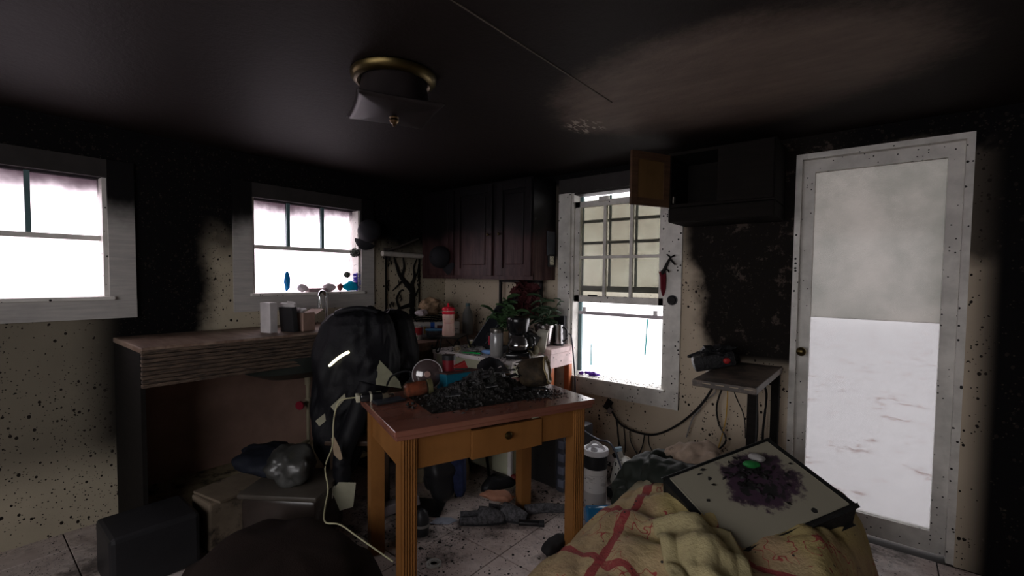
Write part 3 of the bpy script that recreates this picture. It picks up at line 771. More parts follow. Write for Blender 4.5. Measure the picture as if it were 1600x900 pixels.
# things on the corner counter
t = thing('wire_basket', 'black wire basket heaped with wrapped bread on the corner counter', 'basket', (.30, -.50, .90))
b = B()
for k in range(5):
    rr = .12 + k * .016; b.tube([(math.cos(a * .3927) * rr, math.sin(a * .3927) * rr * 1.15, .10 + k * .018) for a in range(17)], .004, 6, 1)
for k in range(16):
    a = k * .3927; b.tube([(math.cos(a) * .1, math.sin(a) * .11, .09), (math.cos(a) * .19, math.sin(a) * .215, .18)], .003, 5, 1)
obj('wires', b, BLKM, t)
obj('foot', B().cyl((0, 0, 0), (0, 0, .09), .08, .06).cyl((0, 0, .088), (0, 0, .1), .11), BLKM, t, True)
one('bread_bag', B().blob((.30, -.44, 1.15), (.09, .13, .075), amp=.3, seed=6, freq=5, fold=.05, sub=4), mat('crinkled_clear_wrap_over_bread', (.40, .27, .17), .15, var=.5, vscale=18, spec=.8), 'clear wrapped loaf on top of the black wire basket', 'bread', True)
one('paper_scrap', B().blob((.36, -.60, 1.10), (.04, .06, .025), amp=.6, seed=8, freq=8, sub=3), PW, 'crumpled pale wrapper at the left of the wire basket', 'wrapper', True)
one('bread_roll', B().blob((.42, -.33, 1.06), (.04, .11, .035), amp=.25, seed=3, sub=3), mat('brown_crust', (.28, .13, .06), .6, soot=.4), 'brown loaf end lying under the wire basket', 'bread', True)
# printed carton
def printed(name, paper, bands):
    """bands: (axis, lo, hi, lo2, hi2, colour) boxes printed on the local face"""
    m, g, b = new_mat(name); x = g.new('ShaderNodeSeparateXYZ'); g.l.new(g.obj(), x.inputs[0]); c = paper
    for (a, lo, hi, a2, lo2, hi2, col) in bands:
        def inside(ax, l, h): return g.m('MULTIPLY', g.m('GREATER_THAN', x.outputs[ax], l), g.m('LESS_THAN', x.outputs[ax], h))
        c = g.mix(g.m('MULTIPLY', inside(a, lo, hi), inside(a2, lo2, hi2)), c, col)
    c = g.mix(g.specks(g.obj(), 60, .25, .12), c, (.03, .03, .03))
    g.put(b.inputs['Base Color'], c); b.inputs['Roughness'].default_value = .5; return m
BX = [(0, -.155, -.135, 2, .03, .09, (.6, .25, .05)), (0, -.125, -.10, 2, .02, .09, (.05, .2, .5)), (0, -.09, -.075, 2, .03, .09, (.6, .4, .1)), (0, -.035, .0, 2, .0, .14, (.02, .12, .55)), (0, .02, .075, 2, .05, .1, (.12, .02, .02)), (0, .09, .2, 2, .065, .07, (.1, .1, .1)), (0, .1, .18, 2, .05, .054, (.1, .1, .1)), (0, .03, .09, 2, .02, .026, (.1, .1, .1))]
t = thing('food_carton', 'long white food carton with a blue stripe on the corner counter', 'box', (.44, -.52, .90), R(52))
obj('body', B().span((-.19, -.035, 0), (.21, .035, .125), bev=.002), printed('white_blue_carton', (.62, .6, .55), BX), t)
obj('flap', B().box((-.17, 0, .13), (.08, .06, .003), rot=(0, .2, 0)), fx, t)
def can(loc, rz, label):
    CANP = [(2, -1, 1, 0, -.04, .04, (.6, .56, .5))]
    t = thing('food_can', label, 'can', loc, rz, 'food cans beside the jacket')
    m = printed('can_print_' + str(len(MATS)), (.62, .58, .53), [(1, -.05, -.0, 2, .055, .1, (.5, .02, .03)), (0, .012, .04, 2, .04, .1, (.45, .02, .03)), (0, -.02, .02, 2, .02, .03, (.1, .3, .08)), (0, -.03, .005, 2, .008, .018, (.4, .03, .03)), (0, -.02, .01, 2, .05, .053, (.15, .1, .1)), (0, -.02, .01, 2, .042, .045, (.15, .1, .1))])
    obj('can_body', B().lathe([(.034, 0), (.035, .003), (.034, .008), (.034, .102), (.035, .107), (.034, .11)]), m, t, True)
    obj('lid', B().lathe([(.035, .109), (.0355, .113), (.032, .113), (.031, .109), (0, .109)]), CHR, t, True)
can((.48, -.73, .90), R(10), 'right one of the two red and white food cans')
can((.37, -.76, .90), R(-70), 'left one of the two food cans, half behind the jacket')
t = thing('plastic_tub', 'clear plastic tub with blue rim behind the food cans', 'tub', (.44, -.53, .90), R(50))
t.location = (.53, -.60, .90)
TUBC = clear('hazy_clear_plastic', (.6, .64, .68), .35, (.4, .45, .52), .12)
obj('tub_body', B().lathe([(.05, 0), (.06, .01), (.07, .07), (.068, .07), (.057, .012), (0, .008)], 28), TUBC, t, True)
obj('rim', B().lathe([(.069, .068), (.076, .07), (.076, .077), (.069, .078)], 28), mat('blue_rim', (.12, .35, .6), .3), t, True)
one('blue_bag', B().blob((.47, -.37, .935), (.05, .11, .035), rot=(0, 0, .3), amp=.35, seed=7, freq=6, fold=.08, sub=4), mat('blue_crinkled_bag', (.02, .22, .42), .3), 'blue crinkled food bag lying right of the clear tub', 'bag', True)
# wrought iron stand with the pink sprinkle bottle
t = thing('iron_stand', 'black wrought iron stand with curled legs carrying the pink bottle', 'stand', (.84, -.70, .855))
obj('top', B().box((0, 0, .105), (.20, .26, .008), rot=(0, 0, .5)), BLKM, t)
for k, (x, y) in enumerate(((.03, -.13), (.07, .10), (-.08, -.06), (-.06, .12))):
    obj('leg', B().tube([(x, y, .10), (x * 1.1, y * 1.1, .05), (x * 1.3, y * 1.25, .006), (x * 1.55, y * 1.5, .012), (x * 1.5, y * 1.4, .035)], .006, 7, 6), BLKM, t, True)
obj('scroll', B().tube([(.05, -.1, .09), (.07, -.05, .04), (.04, 0, .05), (.05, .03, .09)], .004, 6, 6), BLKM, t, True)
def pink_bottle():
    t = thing('sprinkle_bottle', 'pale pink bottle with a bright red flip lid on the iron stand', 'bottle', (.845, -.735, .965), R(-50))
    m, g, b = new_mat('pink_sprinkle_print'); o = g.obj(); x = g.new('ShaderNodeSeparateXYZ'); g.l.new(o, x.inputs[0])
    c = g.mix(g.specks(o, 110, .3, .16), (.86, .58, .50), (.60, .10, .12))
    c = g.mix(g.specks(o, 90, .3, .12), c, (.8, .6, .1))
    band = g.m('MULTIPLY', g.m('GREATER_THAN', x.outputs[2], .098), g.m('LESS_THAN', x.outputs[2], .101)); c = g.mix(band, c, (.6, .03, .05))
    g.put(b.inputs['Base Color'], c); b.inputs['Roughness'].default_value = .3; b.inputs['Subsurface Weight'].default_value = .2
    PR = mat('bright_red_lid', (.75, .02, .045), .3)
    obj('body', B().lathe([(.044, 0), (.048, .006), (.047, .05), (.042, .09), (.045, .12), (.046, .155), (.043, .165)], 32), m, t, True)
    obj('lid', B().lathe([(.047, .165), (.049, .17), (.049, .182), (.046, .184)], 32), PR, t, True)
    obj('collar', B().lathe([(.044, .184), (.044, .192)], 32), mat('pale_pink_ring', (.8, .5, .42), .3), t, True)
    obj('cap', B().lathe([(.049, .192), (.05, .198), (.047, .212), (.03, .22), (0, .221)], 32), PR, t, True)
    obj('spout', B().tube([(0, 0, .215), (.02, .0, .245)], .008, 10, 1), PR, t, True)
pink_bottle()
t = thing('water_bottle', 'dusty grey bottle standing in the corner under the wall cupboard', 'bottle', (.52, -.20, .90))
BG = mat('dusty_grey_plastic', (.20, .20, .19), .35)
obj('body', B().lathe([(.046, 0), (.048, .01), (.048, .17), (.045, .19), (.022, .235), (.018, .24), (.018, .25)]), BG, t, True)
obj('cap', B().lathe([(.02, .25), (.02, .275), (.016, .278)]), mat('grey_teal_cap', (.10, .16, .17), .4), t, True)
# dark propped panels behind the shelf
t = thing('folded_stand', 'dark laptop-like panel propped up steeply behind the jar', 'panel', (0, 0, 0))
obj('panel', B().axes((.93, -.56, .87), (.08, .07, .0), (.01, .30, .30), (-.015, -.01, .012), .003), mat('dark_slate', (.02, .022, .027), .4), t)
obj('edge', B().tube([(1.0, -.50, .88), (1.01, -.20, 1.18)], .003, 6, 1).tube([(.925, -.565, .89), (.935, -.265, 1.19)], .003, 6, 1), mat('pale_edge_trim', (.3, .32, .35), .3, metal=.5), t)
one('hair_dryer', B().tube([(.96, -.30, 1.15), (1.0, -.22, 1.20), (1.08, -.16, 1.235)], .022, 12, 4, .034), BLKP, 'grey-black cylinder gadget resting at the top of the propped panel', 'gadget', True)

# ------------------------------------------------------------------ white chest with its clutter
t = thing('white_chest', 'pale painted chest standing behind the table', 'cabinet', (1.105, -.59, 0))
PALE = mat('pale_green_cream_paint', (.50, .50, .36), .5, var=.06, speck=.05)
obj('body', B().span((-.375, -.165, .06), (.375, .165, .82), bev=.004), PALE, t)
obj('top', B().span((-.40, -.185, .82), (.40, .185, .85), bev=.005), WHITE, t)
obj('corner_post', B().span((.365, -.18, 0), (.392, -.16, .82)).span((-.392, -.18, 0), (-.365, -.16, .82)), WHITE, t)
obj('niche_door', B().span((.16, -.172, .42), (.35, -.166, .78), bev=.003), PALE, t)
one('chest_debris', (lambda b: [b.flake((random.uniform(.72, 1.49), random.uniform(-.77, -.45), .852), random.uniform(.004, .013)) for _ in range(260)] and b)(B()), BLK, 'black ash flakes scattered over the pale chest top', 'debris', kind='stuff')
t = thing('storage_jar', 'tall clear jar half full of white powder with a steel lid', 'jar', (1.28, -.675, .85))
obj('glass', B().lathe([(.044, 0), (.047, .005), (.047, .165), (.044, .17), (.042, .165), (.044, .16), (.044, .006), (0, .005)], 32), clear('frosted_jar_glass', (.75, .75, .76), .40, (.8, .8, .8), .08), t, True)
obj('powder', B().lathe([(.042, .008), (.042, .085), (.03, .095), (0, .10)], 24), mat('cream_powder', (.72, .68, .58), .8), t, True)
obj('lid', B().lathe([(.047, .17), (.048, .175), (.048, .195), (.045, .198), (0, .198)], 32), mat('brushed_steel', (.5, .48, .45), .3, metal=1), t, True)
def coffee():
    t = thing('coffee_maker', 'black drip coffee maker on the right end of the pale chest', 'coffee maker', (1.415, -.60, .85), R(38))
    obj('base', B().box((0, 0, .02), (.17, .20, .04), bev=.012).lathe([(.085, .0), (.087, .03), (.08, .042)], 32), BLKG, t, True)
    obj('column', B().box((.0, .085, .13), (.14, .05, .22), bev=.015), BLKG, t, True)
    obj('filter_basket', B().lathe([(.055, .165), (.072, .19), (.082, .25), (.084, .275), (.078, .285), (0, .285)], 32), BLKG, t, True)
    obj('tank', B().box((.0, .07, .235), (.165, .09, .10), bev=.015), BLKG, t, True)
    c = obj('carafe', B().lathe([(.045, .045), (.068, .06), (.074, .09), (.066, .125), (.048, .15), (.05, .158)], 32), mat('smoked_carafe_glass', (.04, .035, .035), .15, spec=.4), t, True)
    obj('band', B().lathe([(.0755, .082), (.0765, .088), (.0755, .094)], 32), CHR, c, True)
    obj('handle', B().tube([(.05, -.0, .15), (.10, -.02, .15), (.115, -.02, .11), (.10, -.01, .06), (.076, 0, .065)], .009, 8, 5), BLKG, c, True)
    obj('switch', B().box((.07, -.085, .028), (.014, .01, .018)), mat('red_switch', (.6, .02, .02), .3), t)
coffee()
def plate_can(name, c, r, h, m, label, cat, lidm=None):
    t = thing(name, label, cat, c)
    obj('body', B().lathe([(r * .9, 0), (r, .004), (r, h)], 24), m, t, True)
    obj('lid', B().lathe([(r * 1.04, h), (r * 1.04, h * 1.18), (0, h * 1.2)], 24), lidm or m, t, True)
plate_can('pill_bottle', (.90, -.55, .85), .021, .062, mat('dusty_yellow_bottle', (.45, .42, .22), .4), 'small pale yellow pill bottle behind the iron stand', 'bottle', WHITE)
t = thing('light_bulb', 'pale round cup lying on its side at the left of the chest top', 'cup', (.955, -.745, .878))
t.rotation_euler = (R(90), 0, R(35)); t.name = 'small_cup'
obj('cup', B().lathe([(.012, -.03), (.024, -.02), (.027, .03), (.024, .03), (.02, -.01), (0, -.01)], 24), mat('ivory_plastic', (.62, .56, .46), .35), t, True)
obj('inner_ring', B().lathe([(.014, .0), (.014, .01), (.01, .012), (0, .006)], 20), mat('tan_ring', (.36, .27, .17), .4), t, True)
t = thing('green_knife', 'bright green plastic knife lying at the front of the chest top', 'knife', (1.06, -.725, .855), R(12))
obj('blade', B().poly([(-.07, 0), (-.05, .012), (.0, .014), (.0, -.004), (-.05, -.006)], (0, 0, 0), (1, 0, 0), (0, 1, 0), .003), mat('bright_green_plastic', (.0, .55, .10), .35), t)
obj('handle', B().box((.045, .005, .003), (.09, .018, .009), bev=.003), mat('bright_green_plastic', (.0, .55, .1)), t)
t = thing('blue_tube', 'pale blue squeeze tube lying beside the jar', 'tube', (1.185, -.66, .868), R(15))
obj('body', B().blob((0, 0, 0), (.06, .022, .017), amp=.08, sub=3), mat('pale_blue_tube', (.18, .33, .62), .3), t, True)
obj('cap', B().cyl((.05, 0, 0), (.075, 0, 0), .012), mat('pale_blue_cap', (.35, .45, .6), .3), t, True)
one('crumpled_wrapper', B().blob((1.02, -.62, .866), (.06, .04, .018), amp=.7, seed=11, freq=9, sub=3), mat('grey_foil', (.25, .24, .24), .3, var=.5, vscale=40), 'crumpled grey wrapper behind the green knife', 'wrapper')
t = thing('desk_tray', 'small black tray holding pens and bottles behind the blue tube', 'tray', (1.12, -.52, .85))
obj('tray_body', B().span((-.08, -.04, 0), (.1, .04, .006)).span((-.08, -.042, 0), (.1, -.038, .05)).span((-.08, .038, 0), (.1, .042, .05)).span((-.082, -.04, 0), (-.078, .04, .05)).span((.098, -.04, 0), (.102, .04, .05)), BLKP, t)
random.seed(3)
for k, (dx, col, hh, lab) in enumerate(((-.05, (.5, .02, .05), .10, 'red pen at the left in the small black tray'), (-.01, (.6, .58, .55), .08, 'white pen in the small black tray'), (.03, (.55, .03, .03), .11, 'red-topped pen at the middle of the small black tray'), (.06, (.05, .1, .35), .09, 'blue pen at the right in the small black tray'))):
    one('pen', B().tube([(1.12 + dx, -.52, .86), (1.12 + dx + random.uniform(-.02, .02), -.51, .86 + hh)], .006, 8, 1), mat('pen_%d' % k, col, .3), lab, 'pen')
one('wooden_figure', B().blob((1.215, -.61, .89), (.016, .012, .022), amp=.3, sub=3).blob((1.215, -.61, .925), (.012, .01, .012), amp=.2, sub=3).span((1.20, -.62, .851), (1.23, -.60, .875)), mat('yellow_wood', (.5, .34, .14), .5), 'small yellowish figure between the tray and the jar', 'figurine', True)
plate_can('dark_bottle', (1.00, -.45, .85), .02, .11, BLKP, 'small black bottle standing behind the pen tray', 'bottle', BLKG)
plate_can('white_pill_box', (1.10, -.44, .85), .02, .06, WHITE, 'small white tub with a red lid behind the pen tray', 'tub', mat('red_cap', (.5, .02, .02), .4))
# plants
def leafset(t, m, stems, leaf, seed, name='leaf', stemm=None, roll=.7):
    random.seed(seed); base = None
    for (p0, p1, n, ln, wd) in stems:
        p0, p1 = Vector(p0), Vector(p1)
        obj('stem', B().tube([p0, (p0 + p1) / 2 + Vector((random.uniform(-.01, .01), 0, .01)), p1], .003, 6, 3), stemm or m, t, True)
        for k in range(n):
            f = .25 + .75 * k / max(1, n - 1)
            if base is None:
                base = obj(name, leaf, m, t, True); o = base
            else:
                o = base.copy(); COL.objects.link(o); o.parent = t
            o.location = p0.lerp(p1, f); a = k * 2.4 + random.uniform(-.4, .4)
            el = random.uniform(-.3, .7); s_ = random.uniform(.75, 1.15) * ln
            o.rotation_euler = (random.uniform(-roll, roll), -el, a); o.scale = (s_, s_ * wd, s_)
def leafmesh(shape='oval', n=7):
    b = B()
    def fn(u, v):
        wdt = math.sin(math.pi * min(1, u * .97 + .03)) ** (.8 if shape == 'oval' else .5) * (.5 if shape == 'oval' else .22)
        if shape == 'wavy': wdt = .6 * math.sin(math.pi * (u * .93 + .05)) * (1 + .25 * math.sin(u * 26))
        return Vector((u, (v - .5) * 2 * wdt, -.35 * u * u + .25 * abs(v - .5) + .12 * u))
    return b.grid(fn, n, 4, .012)
def pot(t, loc, r, h, m, name='pot'):
    M0 = Matrix.Translation(loc)
    obj(name, B().lathe([(r * .72, 0), (r * .98, h * .86), (r * 1.05, h * .88), (r * 1.05, h), (r * .92, h), (r * .9, h * .85), (0, h * .84)], 28, M0), m, t, True)
    obj('soil', B().lathe([(r * .88, h * .86), (0, h * .88)], 20, M0), BLK, t)
TAN = mat('tan_stained_pot', (.30, .22, .14), .6, var=.3, speck=.2)
GRN = mat('dusty_green_leaf', (.05, .10, .04), .5, var=.4, vscale=5)
MAR = mat('maroon_wilted_leaf', (.08, .022, .024), .6, var=.5, vscale=12)
DGN = mat('dark_spiky_leaf', (.03, .055, .028), .45, var=.4)
t = thing('potted_plant', 'green leafy plant in a tan pot behind the storage jar', 'plant', (1.06, -.33, .86))
pot(t, (0, 0, 0), .085, .13, TAN)
leafset(t, GRN, [((0, 0, .12), (-.09, -.04, .27), 8, .10, .55), ((.01, 0, .12), (.03, 0, .38), 12, .10, .5), ((0, .02, .12), (-.03, .03, .33), 9, .10, .5), ((.02, .0, .12), (.11, .02, .28), 9, .10, .55), ((-.01, 0, .12), (-.04, .05, .22), 7, .12, .6), ((.03, .0, .12), (.07, -.03, .2), 7, .10, .6)], leafmesh(), 5)
t = thing('potted_plant', 'dark maroon wilted coleus behind the coffee maker', 'plant', (1.10, -.13, .86))
pot(t, (0, 0, 0), .08, .13, BLKP)
leafset(t, MAR, [((0, 0, .2), (.0, 0, .50), 30, .085, .9), ((0, 0, .2), (-.10, -.02, .38), 20, .08, .9), ((0, 0, .2), (.08, .0, .46), 26, .08, .9), ((0, 0, .2), (-.05, .0, .48), 26, .08, .9), ((0, 0, .2), (.12, .0, .38), 18, .08, .9)], leafmesh('wavy', 14), 8, roll=1.4)
t = thing('potted_plant', 'spiky dark green plant in a shiny metal pot at the counter end', 'plant', (1.37, -.22, .90))
pot(t, (0, 0, 0), .075, .15, mat('dull_steel_pot', (.35, .33, .33), .22, metal=1))
leafset(t, DGN, [((0, 0, .14), (-.04, 0, .36), 16, .10, .45), ((0, 0, .14), (.08, -.04, .26), 10, .10, .4), ((0, 0, .14), (.11, .06, .34), 8, .08, .4), ((0, 0, .14), (-.08, -.05, .22), 8, .11, .4), ((0, 0, .14), (.02, -.06, .2), 8, .11, .45)], leafmesh('long'), 9)
# small stand by the window, with toaster-like steel jug, mug and cartons
t = thing('side_stand', 'white-topped stand with orange wooden legs against the tall window', 'table', (1.40, -.20, 0))
PINK = mat('pinkish_white_laminate', (.72, .55, .54), .4, speck=.2, sc2=50)
obj('top', B().span((-.16, -.155, .845), (.13, .17, .885), bev=.005), PINK, t)
obj('apron', B().span((-.14, -.145, .74), (.12, .155, .845)), PINK, t)
for x, y in ((-.125, -.12), (.10, -.12), (-.125, .13), (.10, .13)):
    obj('leg', B().span((x - .022, y - .022, 0), (x + .022, y + .022, .74)), mat('bright_orange_wood', (.50, .15, .06), .4), t)
t = thing('steel_kettle', 'shiny steel jug at the right end of the stand by the window', 'kettle', (1.44, -.12, .887))
obj('jug', B().lathe([(.036, 0), (.038, .01), (.033, .15), (.035, .16), (.032, .16), (.03, .15), (0, .14)], 28), mat('dull_steel_jug', (.45, .45, .46), .25, metal=1), t, True)
obj('handle', B().tube([(.032, .01, .14), (.06, .02, .12), (.06, .02, .05), (.035, .01, .03)], .008, 8, 5), BLKG, t, True)
obj('base', B().cyl((0, 0, -.001), (0, 0, .012), .044), BLKP, t, True)
one('dark_box', B().box((1.40, -.035, 1.0), (.10, .05, .22)), BLKP, 'black upright box behind the shiny steel jug', 'box')
t = thing('paper_carton', 'tipped grey-white carton leaning right of the coffee maker', 'box', (1.46, -.42, .90))
t.location = (1.455, -.44, .862); t.rotation_euler = (R(0), R(0), R(30))
CRT = mat('grey_white_card', (.45, .43, .37), .6, speck=.08)
obj('body', B().box((.035, .06, .085), (.075, .09, .15), rot=(R(8), R(8), 0), bev=.002), CRT, t)
obj('flap', B().box((-.03, .02, .165), (.10, .08, .004), rot=(R(-15), R(30), 0)), CRT, t)
one('yellow_label_box', B().box((1.435, -.475, .945), (.09, .03, .13), rot=(0, R(28), R(35)), bev=.002), printed('black_yellow_box', (.018, .018, .018), [(0, -.06, .06, 2, .03, .045, (.6, .45, .03)), (0, -.03, .035, 2, -.01, .012, (.35, .35, .33)), (0, -.045, -.01, 2, .05, .07, (.5, .25, .02))]), 'black box with yellow print behind the coffee maker', 'box')
bpy.data.objects['yellow_label_box'].name = 'black_box'
t = thing('measuring_cup', 'ivory cup lying on its side in front of the tipped carton', 'cup', (1.475, -.50, .885))
t.rotation_euler = (R(70), 0, R(55))
obj('cup', B().lathe([(.022, -.045), (.03, .03), (.033, .045), (.03, .045), (.02, -.04), (0, -.04)], 28), mat('ivory_cup', (.60, .56, .42), .4), t, True)
cable('cable', [(1.50, -.44, .87), (1.56, -.47, .85), (1.565, -.46, .75), (1.56, -.44, .68)], .004, 'grey lead hanging off the chest corner by the stand', mat('grey_wire', (.2, .2, .2)))

# ================================================================== big wooden table
def table():
    t = thing('wooden_table', 'orange pine table with a red-brown top, fluted legs and a drawer', 'table', (1.82, -1.448, 0), R(70))
    L, W2_ = .515, .315
    b = B()
    # stepped, rounded edge
    b.span((-L, -W2_, .775), (L, W2_, .80), bev=.004)
    b.span((-L + .008, -W2_ + .008, .757), (L - .008, W2_ - .008, .7755), bev=.003)
    obj('tabletop', b, TOPW, t)
    ins = .035; lw = .068
    for sx in (-1, 1):
        for sy in (-1, 1):
            cx, cy = sx * (L - ins - lw / 2), sy * (W2_ - ins - lw / 2)
            b = B().span((cx - lw / 2, cy - lw / 2, 0), (cx + lw / 2, cy + lw / 2, .757))
            for k in range(5):   # reeding on the outer faces
                o_ = (k - 2) * .0115
                b.cyl((cx + o_, cy + sy * lw / 2, .0), (cx + o_, cy + sy * lw / 2, .757), .0045, n=8)
            obj('leg', b, ORW, t)
    a0 = L - ins - lw
    z0 = .615
    fy = -W2_ + ins + .012
    obj('front_rail', B().span((-a0, fy, .745), (a0, fy + .02, .757)).span((-a0, fy, z0), (-.16, fy + .02, .745)).span((.22, fy, z0), (a0, fy + .02, .745)), ORW, t)
    obj('back_rail', B().span((-a0, -fy - .02, z0), (a0, -fy, .757)), ORW, t)
    for sx in (-1, 1):
        x = sx * (L - ins - .02); obj('side_rail', B().span((x - .01, -W2_ + ins + lw, z0), (x + .01, W2_ - ins - lw, .757)), ORW, t)
    dr = obj('drawer', B().span((-.158, fy - .008, z0 - .01), (.218, fy + .016, .735), bev=.002), ORW, t)
    obj('knob', B().lathe([(.008, 0), (.008, .01), (.018, .014), (.018, .02), (.01, .025), (0, .026)], 16, Matrix.Translation((.02, fy - .008, .69)) @ Matrix.Rotation(R(90), 4, 'X')), BRASS, dr, True)
    obj('drawer_box', B().span((-.14, fy + .02, z0 + .01), (.20, .1, .72)), BURNW, dr)
table()
def tw(u, v, z=.80):    # table-local to world
    c, s_ = math.cos(R(70)), math.sin(R(70)); return Vector((1.82 + u * c - v * s_, -1.448 + u * s_ + v * c, z))
# charred heap
random.seed(21)
b = B()
def mound(u, v): return max(0, .085 * math.exp(-((u - .02) / .21) ** 2 - ((v - .05) / .12) ** 2) + .055 * math.exp(-((u - .16) / .12) ** 2 - ((v - .10) / .10) ** 2))
for _ in range(1500):
    u, v = random.gauss(.05, .15), random.gauss(.05, .075)
    if abs(u) > .44 or abs(v) > .28: continue
    h = mound(u, v); b.flake(tw(u, v, .803 + h * random.uniform(.2, 1)), random.uniform(.006, .022), .5)
def heap(u_, v_):
    u, v = -.30 + .66 * u_, -.16 + .42 * v_
    h = mound(u, v) * (1 + .5 * mn.noise(Vector((u * 22, v * 22, 0)))) + .012 * mn.noise(Vector((u * 60, v * 60, 3)))
    ed = min(u_, 1 - u_, v_, 1 - v_) * 8
    return tw(u, v, .8015 + max(0, h) * min(1, ed))
b.grid(heap, 70, 50)
one('charred_heap', b, mat('glossy_char', (.012, .011, .010), .35, bump=.8, bscale=120, spec=.6), 'heap of black charred papers and food in the middle of the table', 'debris', kind='stuff')
b = B()
for k in range(34):
    u, v = random.gauss(.0, .14), random.gauss(.04, .05); h = mound(u, v) + .802
    a = random.uniform(-.5, .5); L = random.uniform(.05, .14)
    p = tw(u, v, h); d = Vector((math.cos(a + R(60)), math.sin(a + R(60)), random.uniform(-.1, .25))).normalized()
    b.axes(p, d * L, Vector((-d.y, d.x, .2)) * random.uniform(.008, .03), Vector((0, 0, .003)))
one('charred_strips', b, mat('burnt_shiny_plastic', (.035, .035, .037), .2, spec=.8), 'curled shiny burnt strips lying on the charred heap', 'debris', kind='stuff')
one('pale_paper_remnant', B().poly([(0, 0), (.03, .02), (.07, .035), (.10, .05), (.11, .02), (.10, -.01), (.07, -.005), (.05, -.03), (.03, -.01)], tw(.11, .10, .885), (.35, .94, 0), (-.4, .1, .8), .003), mat('pinkish_white_paper', (.66, .56, .56), .6), 'torn pinkish white paper sticking out of the charred heap', 'paper')
one('brown_crust_piece', B().blob(tw(.255, .15, .845), (.04, .035, .04), amp=.4, seed=14, freq=7, sub=3), mat('singed_brown', (.20, .12, .06), .6, soot=.4), 'singed brown lump between the heap and the charred roll', 'debris', True)
b = B()
for _ in range(420):
    u, v = random.uniform(-.48, .49), random.uniform(-.29, .28)
    if random.random() > .25 + (u > 0) * .35: continue
    b.flake(tw(u, v, .8012), random.uniform(.002, .007), .4)
for _ in range(500):
    u, v = random.gauss(.30, .07), random.gauss(-.10, .045)
    b.flake(tw(min(u, .49), v, .802), random.uniform(.003, .012), .4)
one('table_ash', b, BLK, 'loose ash and flakes over the tabletop', 'debris', kind='stuff')
# charred roll on end, right of heap
t = thing('charred_roll', 'charred brown roll of paper lying at the right of the table', 'roll', tw(.36, .02, .80), R(0))
t.rotation_euler = (0, 0, R(24))
CH = mat('charred_brown_bark', (.05, .035, .02), .7, var=.7, vscale=7, bump=.9, bscale=30, soot=.35)
def wobr(q, a):
    k = 1 + .10 * mn.noise(Vector((math.cos(a) * 1.5, math.sin(a) * 1.5, q.z * 14))); return Vector((q.x * k, q.y * k, q.z + .012 * mn.noise(Vector((math.cos(a) * 3, math.sin(a) * 3, q.z * 5)))))
MR = Matrix.Translation((-.07, 0, .075)) @ Matrix.Rotation(R(78), 4, 'Y')
obj('roll_body', B().lathe([(.03, -.005), (.065, 0), (.078, .02), (.08, .07), (.082, .12), (.076, .15), (.066, .152), (.06, .14), (.02, .13), (0, .12)], 36, MR, wobr), CH, t, 'all')
obj('cut_end', B().lathe([(.078, .15), (.074, .157), (.06, .157), (.055, .148)], 36, MR, wobr), mat('singed_cream_rim', (.30, .23, .12), .6, var=.4, vscale=20), t, 'all')
fr = B()
for k in range(40):
    a = random.uniform(0, 6.28); q = MR @ Vector((math.cos(a) * .07, math.sin(a) * .07, random.uniform(-.02, .02)))
    fr.flake(q, random.uniform(.01, .025), .3)
obj('burnt_fringe', fr, BLK, t, kind='stuff')
# amber jar on its side
t = thing('amber_jar', 'glass jar of orange sauce lying on its side at the left of the table', 'jar', (1.578, -1.64, .842))
JR = Matrix.Rotation(R(62), 4, 'Z') @ Matrix.Rotation(R(84), 4, 'Y')
obj('sauce', B().lathe([(0, -.058), (.025, -.056), (.035, -.045), (.037, .02), (.033, .05), (0, .052)], 28, JR), mat('orange_red_sauce', (.26, .065, .03), .25, var=.5, vscale=15, soot=.1), t, True)
obj('glass', B().lathe([(0, -.063), (.03, -.062), (.041, -.05), (.041, .03), (.037, .055), (.034, .06)], 28, JR), clear('jar_glass', (.85, .82, .76), .06, (.6, .5, .4), .14), t, True)
obj('lid', B().lathe([(.036, .058), (.039, .06), (.04, .08), (.036, .082), (0, .082)], 28, JR), mat('dull_olive_metal', (.22, .2, .1), .3, metal=.6), t, True)
# clear plate on edge
t = thing('clear_dish', 'round smoky clear dish standing on edge behind the sauce jar', 'lid', (1.485, -1.485, .80))
t.location = (1.50, -1.50, .80)
PR_ = Matrix.Translation((0, 0, .083)) @ Matrix.Rotation(R(52), 4, 'Z') @ Matrix.Rotation(R(80), 4, 'X')
obj('dome', B().lathe([(0, .022), (.035, .02), (.06, .012), (.076, .0), (.079, -.003)], 36, PR_), clear('smoky_clear_lid', (.55, .46, .46), .30, (.36, .28, .28), .15), t, True)
obj('rim', B().lathe([(.077, -.006), (.082, -.006), (.083, .0), (.078, .0), (.077, -.006)], 36, PR_), mat('clear_rim', (.4, .37, .38), .15, spec=.8), t, True)
obj('knob', B().lathe([(.0, .034), (.016, .033), (.018, .02)], 20, PR_), mat('pinkish_knob', (.34, .2, .17), .4), t, True)
plate_can('red_tumbler', (1.575, -1.345, .80), .036, .15, mat('dark_red_tumbler', (.16, .012, .018), .35), 'dark red tumbler with black lid behind the clear dish', 'tumbler', BLKP)
bpy.data.objects['red_tumbler'].location = (1.53, -1.37, .80)
t = thing('blue_box', 'flat sooty blue box lying at the back of the table', 'box', tw(-.02, .25, .80), R(70))
BLU = mat('sooty_blue_card', (.01, .13, .20), .4, soot=.25)
obj('body', B().box((0.03, 0, .045), (.21, .12, .085), rot=(R(-6), 0, R(6)), bev=.004), BLU, t)
obj('lid_edge', B().box((.03, 0, .09), (.215, .125, .008), rot=(R(-6), 0, R(6))), mat('brown_lid', (.07, .035, .03), .5), t)
